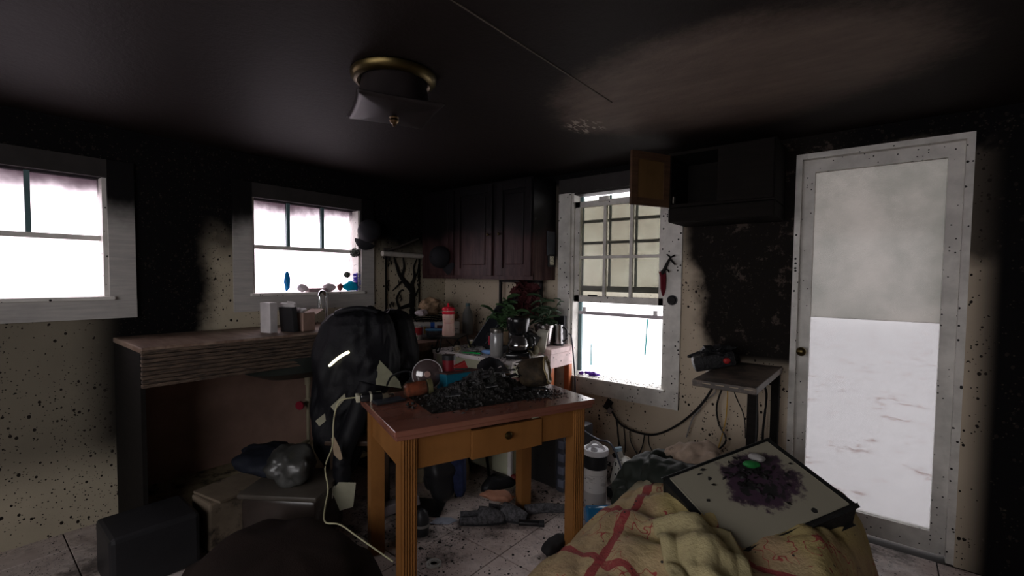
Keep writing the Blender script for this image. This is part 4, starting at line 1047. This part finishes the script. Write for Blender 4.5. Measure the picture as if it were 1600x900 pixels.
one('red_packet', B().box(tw(.02, .24, .915), (.03, .07, .042), rot=(R(25), R(10), R(-35)), bev=.003), printed('red_packet_print', (.26, .015, .015), [(1, -.0, .036, 2, -.016, .016, (.4, .38, .3)), (1, -.05, .05, 2, .018, .03, (.02, .02, .02))]), 'small red packet tilted on top of the blue box', 'box')
cap('baseball_cap', (1.40, -.87, .765), 1.0, 'black cap resting on the chair back behind the table', (0, R(5), R(200)))
# charger and phone
t = thing('power_adapter', 'black and white power adapter at the left corner of the table', 'adapter', (1.455, -1.84, .80), R(62))
obj('white_end', B().box((-.048, 0, .018), (.02, .062, .034), bev=.004), mat('ivory_plastic2', (.52, .5, .38), .35), t, True)
obj('black_body', B().box((.015, 0, .019), (.105, .066, .037), bev=.008), BLKG, t, True)
obj('white_band', B().box((.012, 0, .019), (.012, .068, .039), bev=.003), mat('ivory_plastic2', (.52, .5, .38)), t, True)
t = thing('smartphone', 'dark slim phone lying beside the power adapter', 'phone', (1.555, -1.79, .801), R(78))
obj('body', B().box((0, 0, .006), (.15, .075, .01), bev=.004), BLKP, t, True)
obj('screen', B().box((0, 0, .0115), (.14, .066, .001)), mat('grey_screen_glass', (.06, .065, .08), .1, spec=.8), t)
cable('charging_cable', [(1.43, -1.88, .82), (1.385, -1.945, .81), (1.37, -1.965, .76), (1.385, -1.985, .70), (1.40, -2.0, .60), (1.37, -2.02, .50), (1.395, -2.02, .40), (1.42, -2.05, .33), (1.55, -2.12, .335), (1.62, -2.09, .335), (1.73, -2.06, .30), (1.86, -1.99, .22)], .0034, 'long cream charging cable hanging off the left table corner', mat('cream_cable', (.40, .385, .24), .4))
one('paper_tag', B().poly([(0, 0), (.08, .04), (.085, .015), (.02, -.03)], (1.30, -1.95, .765), (.6, .6, .3), (0, 0, 1), .002), mat('ivory_tag', (.26, .25, .18), .6), 'pale card poking out under the power adapter', 'card')

# ------------------------------------------------------------------ jackets over the chair
t = thing('wooden_chair', 'chair beside the table wholly covered by black jackets', 'chair', (1.0, -1.56, 0), R(39))
CHW = mat('dark_chair_wood', (.05, .03, .02), .5)
obj('seat', B().box((0, 0, .46), (.36, .36, .03), bev=.008), CHW, t)
obj('backrest', B().box((0, .0, 1.08), (.34, .03, .10), bev=.01), CHW, t)
for x, y in ((-.13, -.15), (.13, -.15)): obj('leg', B().span((x - .018, y - .018, 0), (x + .018, y + .018, .45)), CHW, t)
for x, y in ((-.13, .0), (.13, .0)): obj('leg', B().span((x - .015, y - .013, 0), (x + .015, y + .013, 1.05)), CHW, t)
JK = mat('black_jacket_nylon', (.0045, .0045, .0065), .6, var=.2, bump=.5, bscale=22, spec=.22)
J1 = [(.99, -1.590, 1.222, .04, .03), (.990, -1.588, 1.209, .115, .07), (.985, -1.594, 1.182, .172, .10), (.979, -1.601, 1.132, .208, .12), (.981, -1.605, 1.037, .233, .13), (.987, -1.607, .922, .246, .14), (.981, -1.619, .808, .244, .14), (.958, -1.642, .723, .216, .13), (.925, -1.675, .616, .172, .12), (.919, -1.686, .502, .155, .11), (.923, -1.689, .387, .132, .10), (.934, -1.684, .311, .097, .08), (.944, -1.68, .242, .057, .05), (.948, -1.678, .219, .023, .02)]
def densify(S, n=8):
    out = []
    for i in range(len(S) - 1):
        for k in range(n):
            f = k / n; out.append(tuple(a * (1 - f) + b_ * f for a, b_ in zip(S[i], S[i + 1])))
    out.append(S[-1]); return out
t = thing('black_jacket', 'large black jacket with a reflective strip given a painted glow hung over the chair left of the table', 'jacket', (0, 0, 0))
obj('jacket_body', B().loft(densify(J1), 96, .03, 1, wild=.28, e=.85), JK, t, 'all')
obj('collar', B().tube([(.93, -1.70, 1.19), (1.0, -1.68, 1.215), (1.07, -1.62, 1.225), (1.12, -1.55, 1.20)], .022, 10, 5, .014).blob((1.05, -1.56, 1.215), (.05, .03, .025), amp=.4, seed=2, sub=3, freq=6), JK, t, 'all')
obj('sleeve', B().tube([(1.13, -1.62, .80), (1.12, -1.70, .60), (1.12, -1.78, .42), (1.13, -1.79, .28)], .06, 16, 8, .045), JK, t, 'all')
GLOW = mat('strip_painted_glow', (1.0, .93, .62), .4, emit=2.2)  # emission stands in for light thrown back by reflective piping
obj('reflective_strip', B().tube([(.933, -1.797, .841), (.976, -1.786, .89), (1.027, -1.768, .937), (1.065, -1.747, .968), (1.097, -1.726, .988)], .0085, 8, 5), GLOW, t, 'all', label='narrow reflective strip, yellowish white glow put in as emission')
J2 = [(.978, -1.341, 1.20, .033, .03), (.981, -1.338, 1.183, .07, .06), (.987, -1.336, 1.146, .10, .09), (.997, -1.333, 1.052, .117, .10), (1.013, -1.327, .93, .131, .11), (1.016, -1.33, .84, .123, .11), (1.012, -1.337, .774, .09, .08), (1.013, -1.338, .715, .04, .04)]
t = thing('black_coat', 'second black coat with thin grey piping, behind the large black jacket', 'jacket', (0, 0, 0))
obj('coat_body', B().loft(densify(J2), 72, .03, 4, wild=.28, e=.85), JK, t, 'all')
obj('piping', B().tube([(1.049, -1.426, 1.176), (1.074, -1.421, 1.126), (1.079, -1.42, 1.067), (1.076, -1.427, 1.0)], .0035, 6, 5), mat('grey_piping', (.22, .22, .23), .4), t, True)
one('cream_paper', B().poly([(0, 0), (.0, .18), (.13, .06), (.17, .02), (.18, -.02)], (1.20, -1.62, .80), (.62, .5, .0), (-.2, .1, .9), .002), mat('dim_cream_paper', (.20, .195, .13), .7), 'cream paper bag sticking up behind the power adapter', 'paper')
cable('cable', [(1.30, -1.62, .81), (1.30, -1.58, .86), (1.36, -1.52, .885), (1.36, -1.5, .84), (1.42, -1.55, .81)], .006, 'black looped cord behind the power adapter')
one('black_crumple', B().blob((1.40, -1.44, .81), (.06, .08, .035), rot=(0, .3, 0), amp=.5, seed=12, freq=6), BLKP, 'black crumpled plastic between the coat and the clear dish', 'debris', True)

# ------------------------------------------------------------------ floor, lower left
t = thing('storage_bin', 'dark brown plastic bin on the floor at the left with a glossy rim', 'bin', (.98, -1.98, 0), R(35))
BN = mat('dark_brown_plastic', (.035, .026, .022), .22, spec=.6)
obj('bin_body', B().box((0, 0, .14), (.40, .34, .28), bev=.03), BN, t, True)
obj('lid', B().box((0, 0, .292), (.42, .36, .03), bev=.012), mat('grey_brown_lid', (.07, .06, .05), .35), t, True)
one('clear_bag', B().blob((.96, -1.99, .395), (.13, .12, .10), amp=.3, seed=15, freq=4, fold=.06, sub=4), mat('smoky_plastic_bag', (.05, .05, .047), .35, var=.4, spec=.7), 'smoky translucent plastic bag lying on the brown bin', 'bag', 'all')
one('dark_cloth', B().blob((.72, -1.98, .36), (.22, .16, .06), rot=(0, .15, .5), amp=.3, seed=16, fold=.08, sub=4), mat('navy_black_cloth', (.012, .014, .022), .7), 'navy black cloth draped behind the plastic bag', 'cloth', 'all')
one('cardboard_pile', B().box((.71, -2.18, .13), (.2, .34, .26), rot=(0, 0, .1), bev=.01).box((.71, -2.18, .268), (.22, .3, .012), rot=(0, .04, .25)), mat('dim_tan_card', (.16, .125, .09), .7, soot=.3), 'sooty tan cardboard box behind the brown bin', 'box')
one('plastic_crate', B().box((.72, -2.56, .13), (.3, .34, .26), bev=.02), BLKP, 'black crate left of the brown bin', 'crate')
one('paper_sheet', B().box((1.12, -2.28, .10), (.16, .20, .003), rot=(.05, .25, .7)).box((1.12, -2.28, .05), (.14, .18, .09), rot=(0, 0, .7)), mat('dim_paper', (.26, .24, .2), .7), 'pale papers on the floor left of the brown cover', 'paper')
JT = [o for o in bpy.data.objects if o.name == 'black_jacket'][0]
def tagp(c, pts, X, Y, label, m=None):
    obj('paper_tag', B().poly(pts, c, X, Y, .002), m or mat('ivory_tag', (.26, .25, .18)), JT, label=label)
tagp((1.13, -1.92, .62), [(0, 0), (.035, .03), (.03, .07), (-.02, .03)], (.775, .632, 0), (0, 0, 1), 'small pale tag hanging on the jacket left of the cable')
tagp((1.17, -1.86, .56), [(0, 0), (.03, -.06), (.045, -.12), (.03, -.13), (.0, -.10), (-.015, -.01)], (.775, .632, 0), (0, 0, 1), 'curved tan strip hanging below the left table corner', mat('tan_strip', (.32, .24, .16), .5))
tagp((1.18, -1.82, .30), [(-.02, 0), (.075, 0), (.07, -.13), (-.0, -.15), (-.05, -.05)], (.775, .632, 0), (0, .1, 1), 'pale paper sheet hanging behind the left table leg')
tagp((1.10, -1.88, .25), [(-.03, 0), (.06, .03), (.05, -.04), (-.04, -.07)], (.775, .632, 0), (0, .1, 1), 'pale label with yellow print on the bin end', printed('yellow_print_label', (.42, .4, .32), [(0, .0, .03, 2, .0, .015, (.5, .4, .02))]))
# brown draped pouf in the foreground
def pouf(u, v):
    a = u * 2 * math.pi; r = v
    rx, ry = .46, .38
    x = math.cos(a) * r * rx; y = math.sin(a) * r * ry
    h = .335 * (1 - r ** 5) + .012 * math.sin(9 * a + 3 * r) * r * r + .02 * mn.noise(Vector((x * 6, y * 6, 1)))
    k = 1 + .12 * (r > .8) * math.sin(7 * a)
    return Vector((1.56 + x * k, -2.33 + y * k, max(.002, h)))
one('brown_cover', B().grid(pouf, 72, 22), mat('dark_brown_blanket', (.014, .008, .006), .95, bump=.4, bscale=200), 'dark brown blanket heaped over a low seat in the front left', 'blanket', 'all')

# ------------------------------------------------------------------ chair behind the table
t = thing('folding_chair', 'black metal folding chair behind the table', 'chair', (1.33, -.98, 0), R(-12))
obj('leg', B().tube([(.02, -.13, .0), (-.0, .0, .45)], .011, 8, 1), BLKM, t)
obj('leg', B().tube([(-.02, .17, .0), (.0, .05, .72)], .011, 8, 1), BLKM, t)
obj('leg', B().tube([(-.26, -.13, .0), (-.26, .0, .45)], .011, 8, 1), BLKM, t)
obj('leg', B().tube([(-.26, .17, .0), (-.26, .05, .72)], .011, 8, 1), BLKM, t)
obj('seat', B().box((-.13, .02, .46), (.32, .34, .03), bev=.01), BLKP, t)
obj('backrest', B().box((-.10, .05, .64), (.32, .02, .22), bev=.01), BLKP, t)
one('blue_jeans', B().loft([(1.40, -1.20, .44, .06, .05), (1.41, -1.20, .35, .06, .045), (1.42, -1.19, .2, .05, .04), (1.43, -1.18, .10, .035, .03), (1.43, -1.18, .07, .02, .02)], 36, .16, 7), mat('navy_denim', (.016, .022, .06), .8, var=.3, vscale=30), 'navy blue trouser leg hanging off the folding chair', 'trousers', 'all')
one('black_bag', B().blob((1.33, -1.25, .22), (.10, .10, .17), amp=.25, seed=19, sub=4), BLKP, 'black bag hanging left of the blue trouser leg', 'bag', 'all')
# box-like heater under the table
t = thing('black_case', 'large black plastic case with a ribbed side under the table', 'case', (1.66, -.47, 0), R(-4))
obj('body', B().box((0, 0, .20), (.26, .32, .36), bev=.012), mat('charcoal_panel', (.025, .024, .024), .5, speck=.1), t)
rb = obj('ribbed_side', B().box((.165, -.0, .21), (.075, .34, .40), bev=.02), mat('grey_black_plastic', (.035, .038, .05), .3, spec=.6), t, True)
for k in range(4): obj('rib', B().box((.18, -.165, .08 + k * .085), (.05, .035, .055), bev=.008), mat('grey_rib_plastic', (.10, .105, .14)), rb, True)
obj('handle', B().tube([(-.08, 0, .38), (-.06, 0, .41), (.06, 0, .41), (.08, 0, .38)], .01, 8, 4), BLKM, t, True)
# wipes bucket
t = thing('wipes_bucket', 'white round bucket with a black band and carry lid right of the table', 'bucket', (2.045, -.60, 0))
bm_, g, bb_ = new_mat('bucket_print'); x = g.new('ShaderNodeSeparateXYZ'); g.l.new(g.obj(), x.inputs[0])
c = g.mix(g.m('MULTIPLY', g.ss(g.noise(g.map(g.obj(), (8, 8, 40)), 1.5, 2), .5, .55, 0, .6), g.m('MULTIPLY', g.m('GREATER_THAN', x.outputs[2], .12), g.m('LESS_THAN', x.outputs[2], .20))), (.62, .60, .58), (.30, .29, .28))
c = g.mix(g.m('LESS_THAN', x.outputs[2], .09), c, (.40, .38, .37)); c = g.mix(g.specks(g.obj(), 50, .3, .3), c, (.03, .03, .03))
g.put(bb_.inputs['Base Color'], c); bb_.inputs['Roughness'].default_value = .35
obj('bucket_body', B().lathe([(.066, 0), (.070, .01), (.072, .24), (.072, .32)], 36), bm_, t, True)
obj('black_band', B().lathe([(.0728, .235), (.0735, .237), (.0735, .315), (.0728, .317)], 36), BLKP, t, True)
lid = obj('lid', B().lathe([(.072, .318), (.079, .32), (.08, .345), (.076, .352), (.06, .35), (.052, .338), (0, .338)], 36), mat('white_lid_plastic', (.74, .74, .78), .25), t, True)
obj('handle', B().tube([(-.055, -.02, .345), (-.02, 0, .385), (.02, .0, .385), (.055, .02, .345)], .009, 8, 5).blob((0, -.02, .345), (.022, .022, .02), amp=0, sub=2), mat('white_lid_plastic', (.74, .74, .78)), lid, True)
t = thing('milk_jug', 'ash-speckled white plastic jug behind the white bucket', 'jug', (2.16, -.42, 0))
JG = mat('speckled_white_jug', (.55, .54, .50), .35, speck=.55, sc2=40)
obj('body', B().box((0, 0, .16), (.15, .12, .20), rot=(0, R(12), R(-10)), bev=.035), JG, t, True)
obj('neck', B().cyl((-.03, 0, .25), (-.045, 0, .30), .022, .02), JG, t, True)
obj('cap', B().cyl((-.045, 0, .30), (-.05, 0, .32), .024), mat('pale_blue_cap2', (.35, .5, .6), .3), t, True)
one('black_base_box', B().box((2.17, -.40, .035), (.22, .16, .07), bev=.01), BLKP, 'black flat box under the speckled white jug', 'box')
bpy.data.objects['black_base_box'].name = 'flat_box'
t = thing('blue_bottle', 'blue plastic bottle lying on the floor against the quilt', 'bottle', (2.17, -.80, .05))
BR_ = Matrix.Rotation(R(42), 4, 'Z') @ Matrix.Rotation(R(90), 4, 'Y')
obj('body', B().lathe([(0, -.07), (.04, -.068), (.05, -.058), (.05, .08), (.042, .10), (.02, .115), (.02, .13), (0, .13)], 32, BR_), mat('clear_blue_plastic', (.03, .22, .50), .15, spec=.8), t, True)
obj('label', B().box((-.01, -.045, .018), (.035, .01, .03), rot=(R(-25), 0, R(42))), fx, t)
cable('cable', [(1.75, -.3, .42), (1.85, -.42, .38), (1.98, -.45, .35), (2.10, -.50, .36), (2.2, -.55, .24), (2.28, -.6, .12)], .0065, 'grey and black cord running over the white bucket', mat('grey_black_cord', (.10, .11, .14), .25))
# slippers, socks, shoe
WOOL = mat('grey_felt_wool', (.085, .083, .09), .95, var=.5, vscale=60, bump=.6, bscale=150)
def slipper(name, loc, rz, label, flip=1):
    t = thing(name, label, 'slipper', loc, rz)
    def fn(u, v):   # upper: tube half from toe to middle
        a = math.pi * (1 - v); x = -.13 + .26 * u
        w = .048 * (1 - .35 * max(0, (u - .45) / .55) ** 2 - .12 * (u < .3)) * (1 if u < .93 else .8)
        hgt = .03 + .05 * math.sin(min(1, (1 - u) * 1.5 + .12) * math.pi / 2) * (.75 if u < .4 else 1)
        if u < .42: hgt = .045 + .01 * abs(math.cos(a)) * 1.5; 
        if u < .42 and abs(math.cos(a)) < .75: hgt *= .35
        return Vector((x, math.cos(a) * w, .008 + math.sin(a) ** .6 * hgt if math.sin(a) > 0 else .008))
    obj('upper', B().grid(fn, 26, 20, .004), WOOL, t, 'all')
    out = [(-.135 + .27 * k / 14, .05 * (math.sin(math.pi * (k / 14 * .86 + .07)) ** .35)) for k in range(15)]
    obj('sole', B().poly([(x, y) for x, y in out] + [(x, -y) for x, y in out[::-1]], (0, 0, 0), (1, 0, 0), (0, 1, 0), .01), BLKP, t)
slipper('slipper', (1.66, -1.22, .002), R(45), 'grey felt slipper in front, under the table')
slipper('slipper', (1.74, -1.10, .004), R(18), 'grey felt slipper behind the front one, toe to the right')
one('tan_glove', B().blob((1.64, -1.06, .085), (.10, .045, .03), rot=(0, .1, .75), amp=.35, seed=22, freq=5, fold=.12, sub=4), mat('tan_leather_cloth', (.36, .17, .11), .6), 'tan leather glove-like rag lying on the grey slippers', 'rag', 'all')
t = thing('black_shoe', 'black shoe with a white sole and dark red heel under the table', 'shoe', (1.47, -.86, 0), R(32))
obj('upper', B().loft([(0, 0, .02, .13, .045), (0, 0, .05, .125, .045), (-.01, 0, .075, .09, .035), (-.03, 0, .095, .04, .02)], 32, .03, 2), BLKP, t, 'all')
obj('sole', B().loft([(0, 0, .0, .13, .048), (0, 0, .02, .135, .05)], 32, 0), mat('cream_rubber', (.42, .38, .3), .5), t, True)
obj('heel_patch', B().blob((.09, .075, .055), (.03, .02, .025), amp=.1, sub=3), mat('dark_red_patch', (.12, .015, .015), .5), t, True)
one('grey_sock', B().tube([(1.80, -1.0, .03), (1.87, -.92, .035), (1.93, -.86, .03), (2.0, -.80, .025)], .03, 12, 5, .024), WOOL, 'grey wool sock lying beyond the slippers', 'sock', 'all')
t = thing('flashlight', 'short glossy black flashlight on the floor right of the slippers', 'flashlight', (1.90, -1.075, .018), R(35))
obj('barrel', B().cyl((-.07, 0, 0), (.045, 0, 0), .017), BLKG, t, True)
obj('head', B().cyl((.045, 0, 0), (.075, 0, 0), .019), BLKP, t, True)
one('black_rag', B().blob((2.13, -1.18, .035), (.05, .08, .04), amp=.4, seed=23, fold=.1, sub=4), mat('charcoal_rag', (.02, .019, .02), .9), 'charcoal rag beside the right front table leg', 'rag', 'all')
t = thing('jar_lid', 'clear plastic lid on the floor by the front table leg', 'lid', (1.745, -1.665, .0), 0)
obj('disc', B().lathe([(0, .004), (.03, .004), (.032, .012), (.036, .012), (.038, .0)], 28), mat('milky_clear', (.5, .5, .48), .2), t, True)
obj('inner_ring', B().lathe([(.018, .004), (.018, .012), (.02, .012), (.021, .004)], 24), mat('milky_clear', (.5, .5, .48)), t, True)
t = thing('black_bottle', 'black bottle end peeking out behind the fluted front leg', 'bottle', (1.49, -1.53, .0))
obj('body', B().lathe([(.035, 0), (.04, .01), (.042, .07), (.034, .12), (.015, .14), (0, .142)], 24), BLKP, t, True)
obj('band', B().lathe([(.0425, .05), (.043, .055), (.043, .062), (.0425, .065)], 24), mat('grey_band', (.18, .17, .16), .4), t, True)
one('cream_step', B().box((1.0, -1.02, .05), (.5, .14, .10), rot=(0, 0, R(48)), bev=.008), mat('cream_dusty_wood', (.34, .28, .19), .5, soot=.15), 'low cream wooden plank box on the floor under the table', 'plank')
one('grey_plank', B().box((1.20, -1.50, .05), (.30, .07, .06), rot=(0, R(-10), R(62)), bev=.006), mat('grey_lilac_board', (.22, .19, .2), .5), 'grey board lying between the left table legs', 'plank')
one('dark_rug', B().box((1.25, -1.35, .006), (.30, .20, .012), rot=(0, 0, .6)), BLKP, 'dark flat mat under the left part of the table', 'mat')
one('blue_paper', B().poly([(-.07, -.02), (-.03, .04), (.05, .035), (.09, .0), (.04, -.04), (-.02, -.035)], (1.48, -1.37, .004), (.7, .7, 0), (-.7, .7, 0), .002), mat('pale_blue_paper', (.40, .43, .52), .4, soot=.2), 'pale blue scorched paper on the tiles under the table', 'paper')
# floor debris
random.seed(5); b = B()
for _ in range(3600):
    x, y = random.uniform(1.0, 2.5), random.uniform(-2.2, -.03)
    d = mn.noise(Vector((x * 2.2, y * 2.2, 9)))
    if random.random() > .35 + d * 1.3 + .5 * (y > -.9): continue
    s_ = random.uniform(.003, .011) * (1.6 if random.random() < .08 else 1)
    b.flake((x, y, .001), s_, .35)
one('floor_ash', b, BLK, 'black ash flakes and burnt crumbs strewn over the floor tiles', 'debris', kind='stuff')
random.seed(15); b = B()
for k in range(130):
    x = random.uniform(1.6, 2.6); y = -random.uniform(.03, .28); b.flake((x, y, random.uniform(.0, .12)), random.uniform(.012, .045), .5)
one('wall_foot_rubble', b, BLK, 'black burnt rubble along the foot of the wall below the cables', 'debris', kind='stuff')

# ================================================================== bed with quilt, right foreground
def edge_x(y): return 2.265 + .10 * (y + 2.0)
def qh(x, y):
    s_ = (x - edge_x(y))
    base = .52 * (1 - math.exp(-max(0, s_) / .13)) if s_ > 0 else 0
    base *= max(0, 1 - max(0, (x - 3.28) / .2) ** 2)
    base *= 1 - .28 * max(0, min(1, (-1.25 - y) / .8))
    n = .035 * mn.noise(Vector((x * 4, y * 4, 0))) + .028 * abs(math.sin(9 * x - 12 * y + 4 * mn.noise(Vector((x * 3, y * 3, 2))))) ** 1.5 + .012 * abs(math.sin(24 * x + 9 * y + 4 * mn.noise(Vector((x * 5, y * 5, 8)))))
    n += .006 * mn.noise(Vector((x * 18, y * 18, 4)))
    return base + n * min(1, max(0, s_) / .08)
def quilt_mat():
    m, g, b = new_mat('tan_quilt_red_bands'); p, x, y, z = g.pos()
    nz = g.noise(p, 5, 3); dx = g.m('MULTIPLY', g.m('SUBTRACT', nz, .5), .06)
    c = g.mix(g.ss(g.noise(p, 9, 4), .35, .65), (.38, .265, .145), (.47, .355, .19))
    c = g.mix(g.ss(g.noise(p, 2, 2), .5, .6, 0, .6), c, (.40, .33, .11))
    def band(v, c0, w_):
        return g.m('LESS_THAN', g.m('ABSOLUTE', g.m('ADD', g.m('SUBTRACT', v, c0), dx)), w_)
    red = (.28, .035, .04)
    diag = g.m('ADD', x, g.m('MULTIPLY', y, .1)); dia2 = g.m('ADD', y, g.m('MULTIPLY', x, .2))
    for v, c0, w_ in ((diag, 2.507, .017), (diag, 2.86, .017), (dia2, -.865, .013), (dia2, -1.175, .014), (dia2, -1.48, .014)):
        c = g.mix(g.m('MULTIPLY', band(v, c0, w_), g.ss(g.noise(p, 30, 3), .2, .45, .5, .95)), c, red)
    sc_ = g.noise(p, 16, 1); line = g.m('LESS_THAN', g.m('ABSOLUTE', g.m('SUBTRACT', sc_, .5)), .012)
    line = g.m('MULTIPLY', line, g.m('GREATER_THAN', g.noise(p, 4.2, 1), .52)); c = g.mix(line, c, (.33, .06, .05))
    c = g.mix(g.specks(p, 55, .25, .12), c, (.03, .025, .02))
    g.put(b.inputs['Base Color'], c); b.inputs['Roughness'].default_value = .9
    bn = g.new('ShaderNodeBump'); bn.inputs[0].default_value = .5; bn.inputs[1].default_value = .02
    g.put(bn.inputs['Height'], g.noise(p, 28, 4)); g.l.new(bn.outputs[0], b.inputs['Normal']); return m
t = thing('low_bed', 'low bed hidden under the quilt in the right foreground', 'bed', (2.95, -1.6, 0))
obj('mattress', B().box((.0, 0, .17), (.72, 1.2, .20), bev=.04), WHITE, t, True)
obj('bed_base', B().box((.0, 0, .04), (.70, 1.16, .08)), BURNW, t)
one('quilt', B().grid(lambda u, v: (lambda x, y: Vector((x, y, max(.004, qh(x, y)))))(edge_x(-2.4 + 1.6 * v) - .01 + (3.45 - edge_x(-2.4 + 1.6 * v)) * u ** 1.25, -2.4 + 1.6 * v), 130, 130), quilt_mat(), 'tan patchwork quilt with red bands and scribbled red figures', 'quilt', 'all')
CRM = mat('yellowish_cream_blanket', (.44, .375, .20), .95, bump=.5, bscale=90)
def fold_fn(u, v):
    x = 2.77 + .26 * u + .19 * v; y = -1.47 + .05 * u - .32 * v
    h = .03 * math.sin(math.pi * u) ** .5 * math.sin(math.pi * v) ** .4 + .035 * abs(math.sin(u * 4.2 - v * 1.2 + 1.2 * mn.noise(Vector((u * 2, v * 2, 1))))) + .008 * mn.noise(Vector((u * 8, v * 8, 5)))
    return Vector((x, y, qh(x, y) + .008 + max(0, h)))
one('cream_blanket', B().grid(fold_fn, 44, 34, .008), CRM, 'yellowish cream blanket fold on top of the quilt', 'blanket', 'all')
# black coat, beige and blue cloth behind the board
NGRN = mat('green_black_cloth', (.018, .022, .018), .7)
def drape(P, w0, w1, n=30):
    pass
one('black_garment', B().blob((2.56, -.88, .33), (.15, .24, .20), rot=(0, R(-10), R(-30)), amp=.22, seed=31, freq=2.6, fold=.10, sub=5).blob((2.72, -1.0, .46), (.20, .12, .10), rot=(0, R(6), R(-10)), amp=.2, seed=33, fold=.10, sub=5).tube([(2.45, -1.05, .02), (2.47, -1.0, .25), (2.53, -.96, .40)], .07, 16, 6, .10), NGRN, 'crumpled green-black garment lying at the head of the quilt', 'garment', 'all')
one('beige_cloth', B().blob((2.76, -.82, .44), (.20, .15, .16), rot=(0, R(6), R(-12)), amp=.22, seed=34, freq=2.4, fold=.10, sub=5), mat('dusty_beige_cloth', (.40, .30, .23), .9, var=.25, soot=.15), 'dusty beige pillow-like cloth behind the black garment', 'cloth', 'all')
one('denim_cloth', B().blob((3.00, -.86, .47), (.14, .12, .15), amp=.25, seed=36, fold=.1, sub=4), mat('slate_denim', (.09, .11, .14), .9), 'slate blue denim bunched behind the stained board', 'cloth', 'all')
one('pale_sheet', B().blob((2.60, -1.04, .36), (.12, .12, .11), rot=(0, 0, .3), amp=.15, seed=37, fold=.06, sub=4), mat('pale_olive_sheet', (.36, .32, .22), .9), 'pale sheet showing between the quilt and the black garment', 'sheet', 'all')
# stained board
def board():
    t = thing('stained_board', 'white board with black sides and a purple burn stain, tilted on the quilt', 'board', (0, 0, 0))
    O = Vector((2.745, -1.29, .593)); X = Vector((.306, .361, .135)); Y = Vector((.311, -.166, -.121)); N = X.cross(Y).normalized()
    if N.z > 0: N = -N
    obj('core', B().axes(O, X, Y, N * .10, .012), mat('charred_black_side', (.014, .014, .014), .6, bump=.5), t)
    m, g, b = new_mat('white_face_purple_stain'); p, x, y, z = g.pos()
    C0 = O + X * .62 + Y * .42
    v = g.new('ShaderNodeVectorMath', operation='DISTANCE'); g.l.new(p, v.inputs[0]); v.inputs[1].default_value = C0
    r = g.m('ADD', v.outputs['Value'], g.m('MULTIPLY', g.m('SUBTRACT', g.noise(p, 16, 5, .7), .5), .22))
    c = g.mix(g.ss(r, .15, .11), (.27, .25, .19), (.05, .027, .045))
    c = g.mix(g.m('MULTIPLY', g.ss(r, .13, .08), g.m('GREATER_THAN', g.noise(p, 24, 4), .52)), c, (.015, .015, .015))
    c = g.mix(g.specks(p, 28, .35, .12), c, (.015, .015, .015))
    g.put(b.inputs['Base Color'], c); b.inputs['Roughness'].default_value = .5
    obj('face', B().axes(O + X * .03 + Y * .03 - N * .001, X * .94, Y * .94, -N * .006, .002), m, t)
    mm = B()
    random.seed(44)
    for k in range(70):
        a, c_ = .62 + random.gauss(0, .16), .30 + random.gauss(0, .12)
        if .05 < a < .95 and .05 < c_ < .95: mm.flake(O + X * a + Y * c_ - N * .012, random.uniform(.006, .022), .4)
    obj('burnt_residue', mm, BLK, t, kind='stuff')
    obj('green_residue', B().blob(O + X * .66 + Y * .26 - N * .022, (.035, .018, .014), rot=(0, 0, .6), amp=.5, seed=3, sub=3, freq=8), mat('melted_green', (.02, .16, .04), .4), t, True)
    obj('grey_residue', B().blob(O + X * .74 + Y * .20 - N * .022, (.028, .018, .016), amp=.5, seed=5, sub=3, freq=8), mat('melted_grey', (.3, .29, .28), .4), t, True)
board()

# ================================================================== ceiling lamp
def lamp():
    t = thing('ceiling_lamp', 'brass ceiling lamp with a drooping square smoked glass shade', 'lamp', (1.83, -1.96, 2.24), R(65))
    obj('ring', B().lathe([(.165, 0), (.172, -.008), (.17, -.022), (.158, -.034), (.145, -.04), (.135, -.036), (.13, -.02), (.02, -.015), (0, -.015)], 48), BRASS, t, True)
    obj('inner_ring', B().lathe([(.128, -.02), (.13, -.045), (.12, -.05), (.112, -.046), (.11, -.02)], 48), mat('tarnished_metal', (.12, .1, .06), .35, metal=1, soot=.3), t, True)
    def sh(u, v):
        x, y = (u - .5) * .335, (v - .5) * .335
        k = max(abs(u - .5), abs(v - .5)) * 2
        z = -.165 + .012 * k * k + .008 * max(0, (k - .9) / .1) ** 2
        return Vector((x * (1 - .04 * math.sin(math.pi * v)), y * (1 - .04 * math.sin(math.pi * u)), z))
    g = obj('glass_shade', B().grid(sh, 28, 28, .004), mat('smoked_brown_glass', (.02, .016, .016), .4, var=.3, vscale=6), t, 'all')
    obj('glass_neck', B().lathe([(.128, -.02), (.132, -.05), (.142, -.10), (.15, -.15), (.146, -.15), (.13, -.06), (.124, -.02)], 40), mat('smoked_brown_glass', (.02, .016, .016)), t, True)
    obj('center_stem', B().cyl((0, 0, -.02), (0, 0, -.166), .006), BRASS, t, True)
    obj('finial', B().lathe([(.014, -.168), (.02, -.172), (.016, -.178), (.02, -.186), (.014, -.196), (.006, -.2), (.008, -.206), (0, -.212)], 20), mat('dark_brass', (.16, .11, .06), .3, metal=1), t, True)
    for a in (0, 2.1, 4.2): obj('bulb', B().lathe([(.012, 0), (.014, -.02), (.024, -.045), (.018, -.065), (0, -.072)], 16, Matrix.Translation((.06 * math.cos(a), .06 * math.sin(a), -.022))), mat('sooty_bulb', (.08, .07, .06), .3), t, True)
lamp()
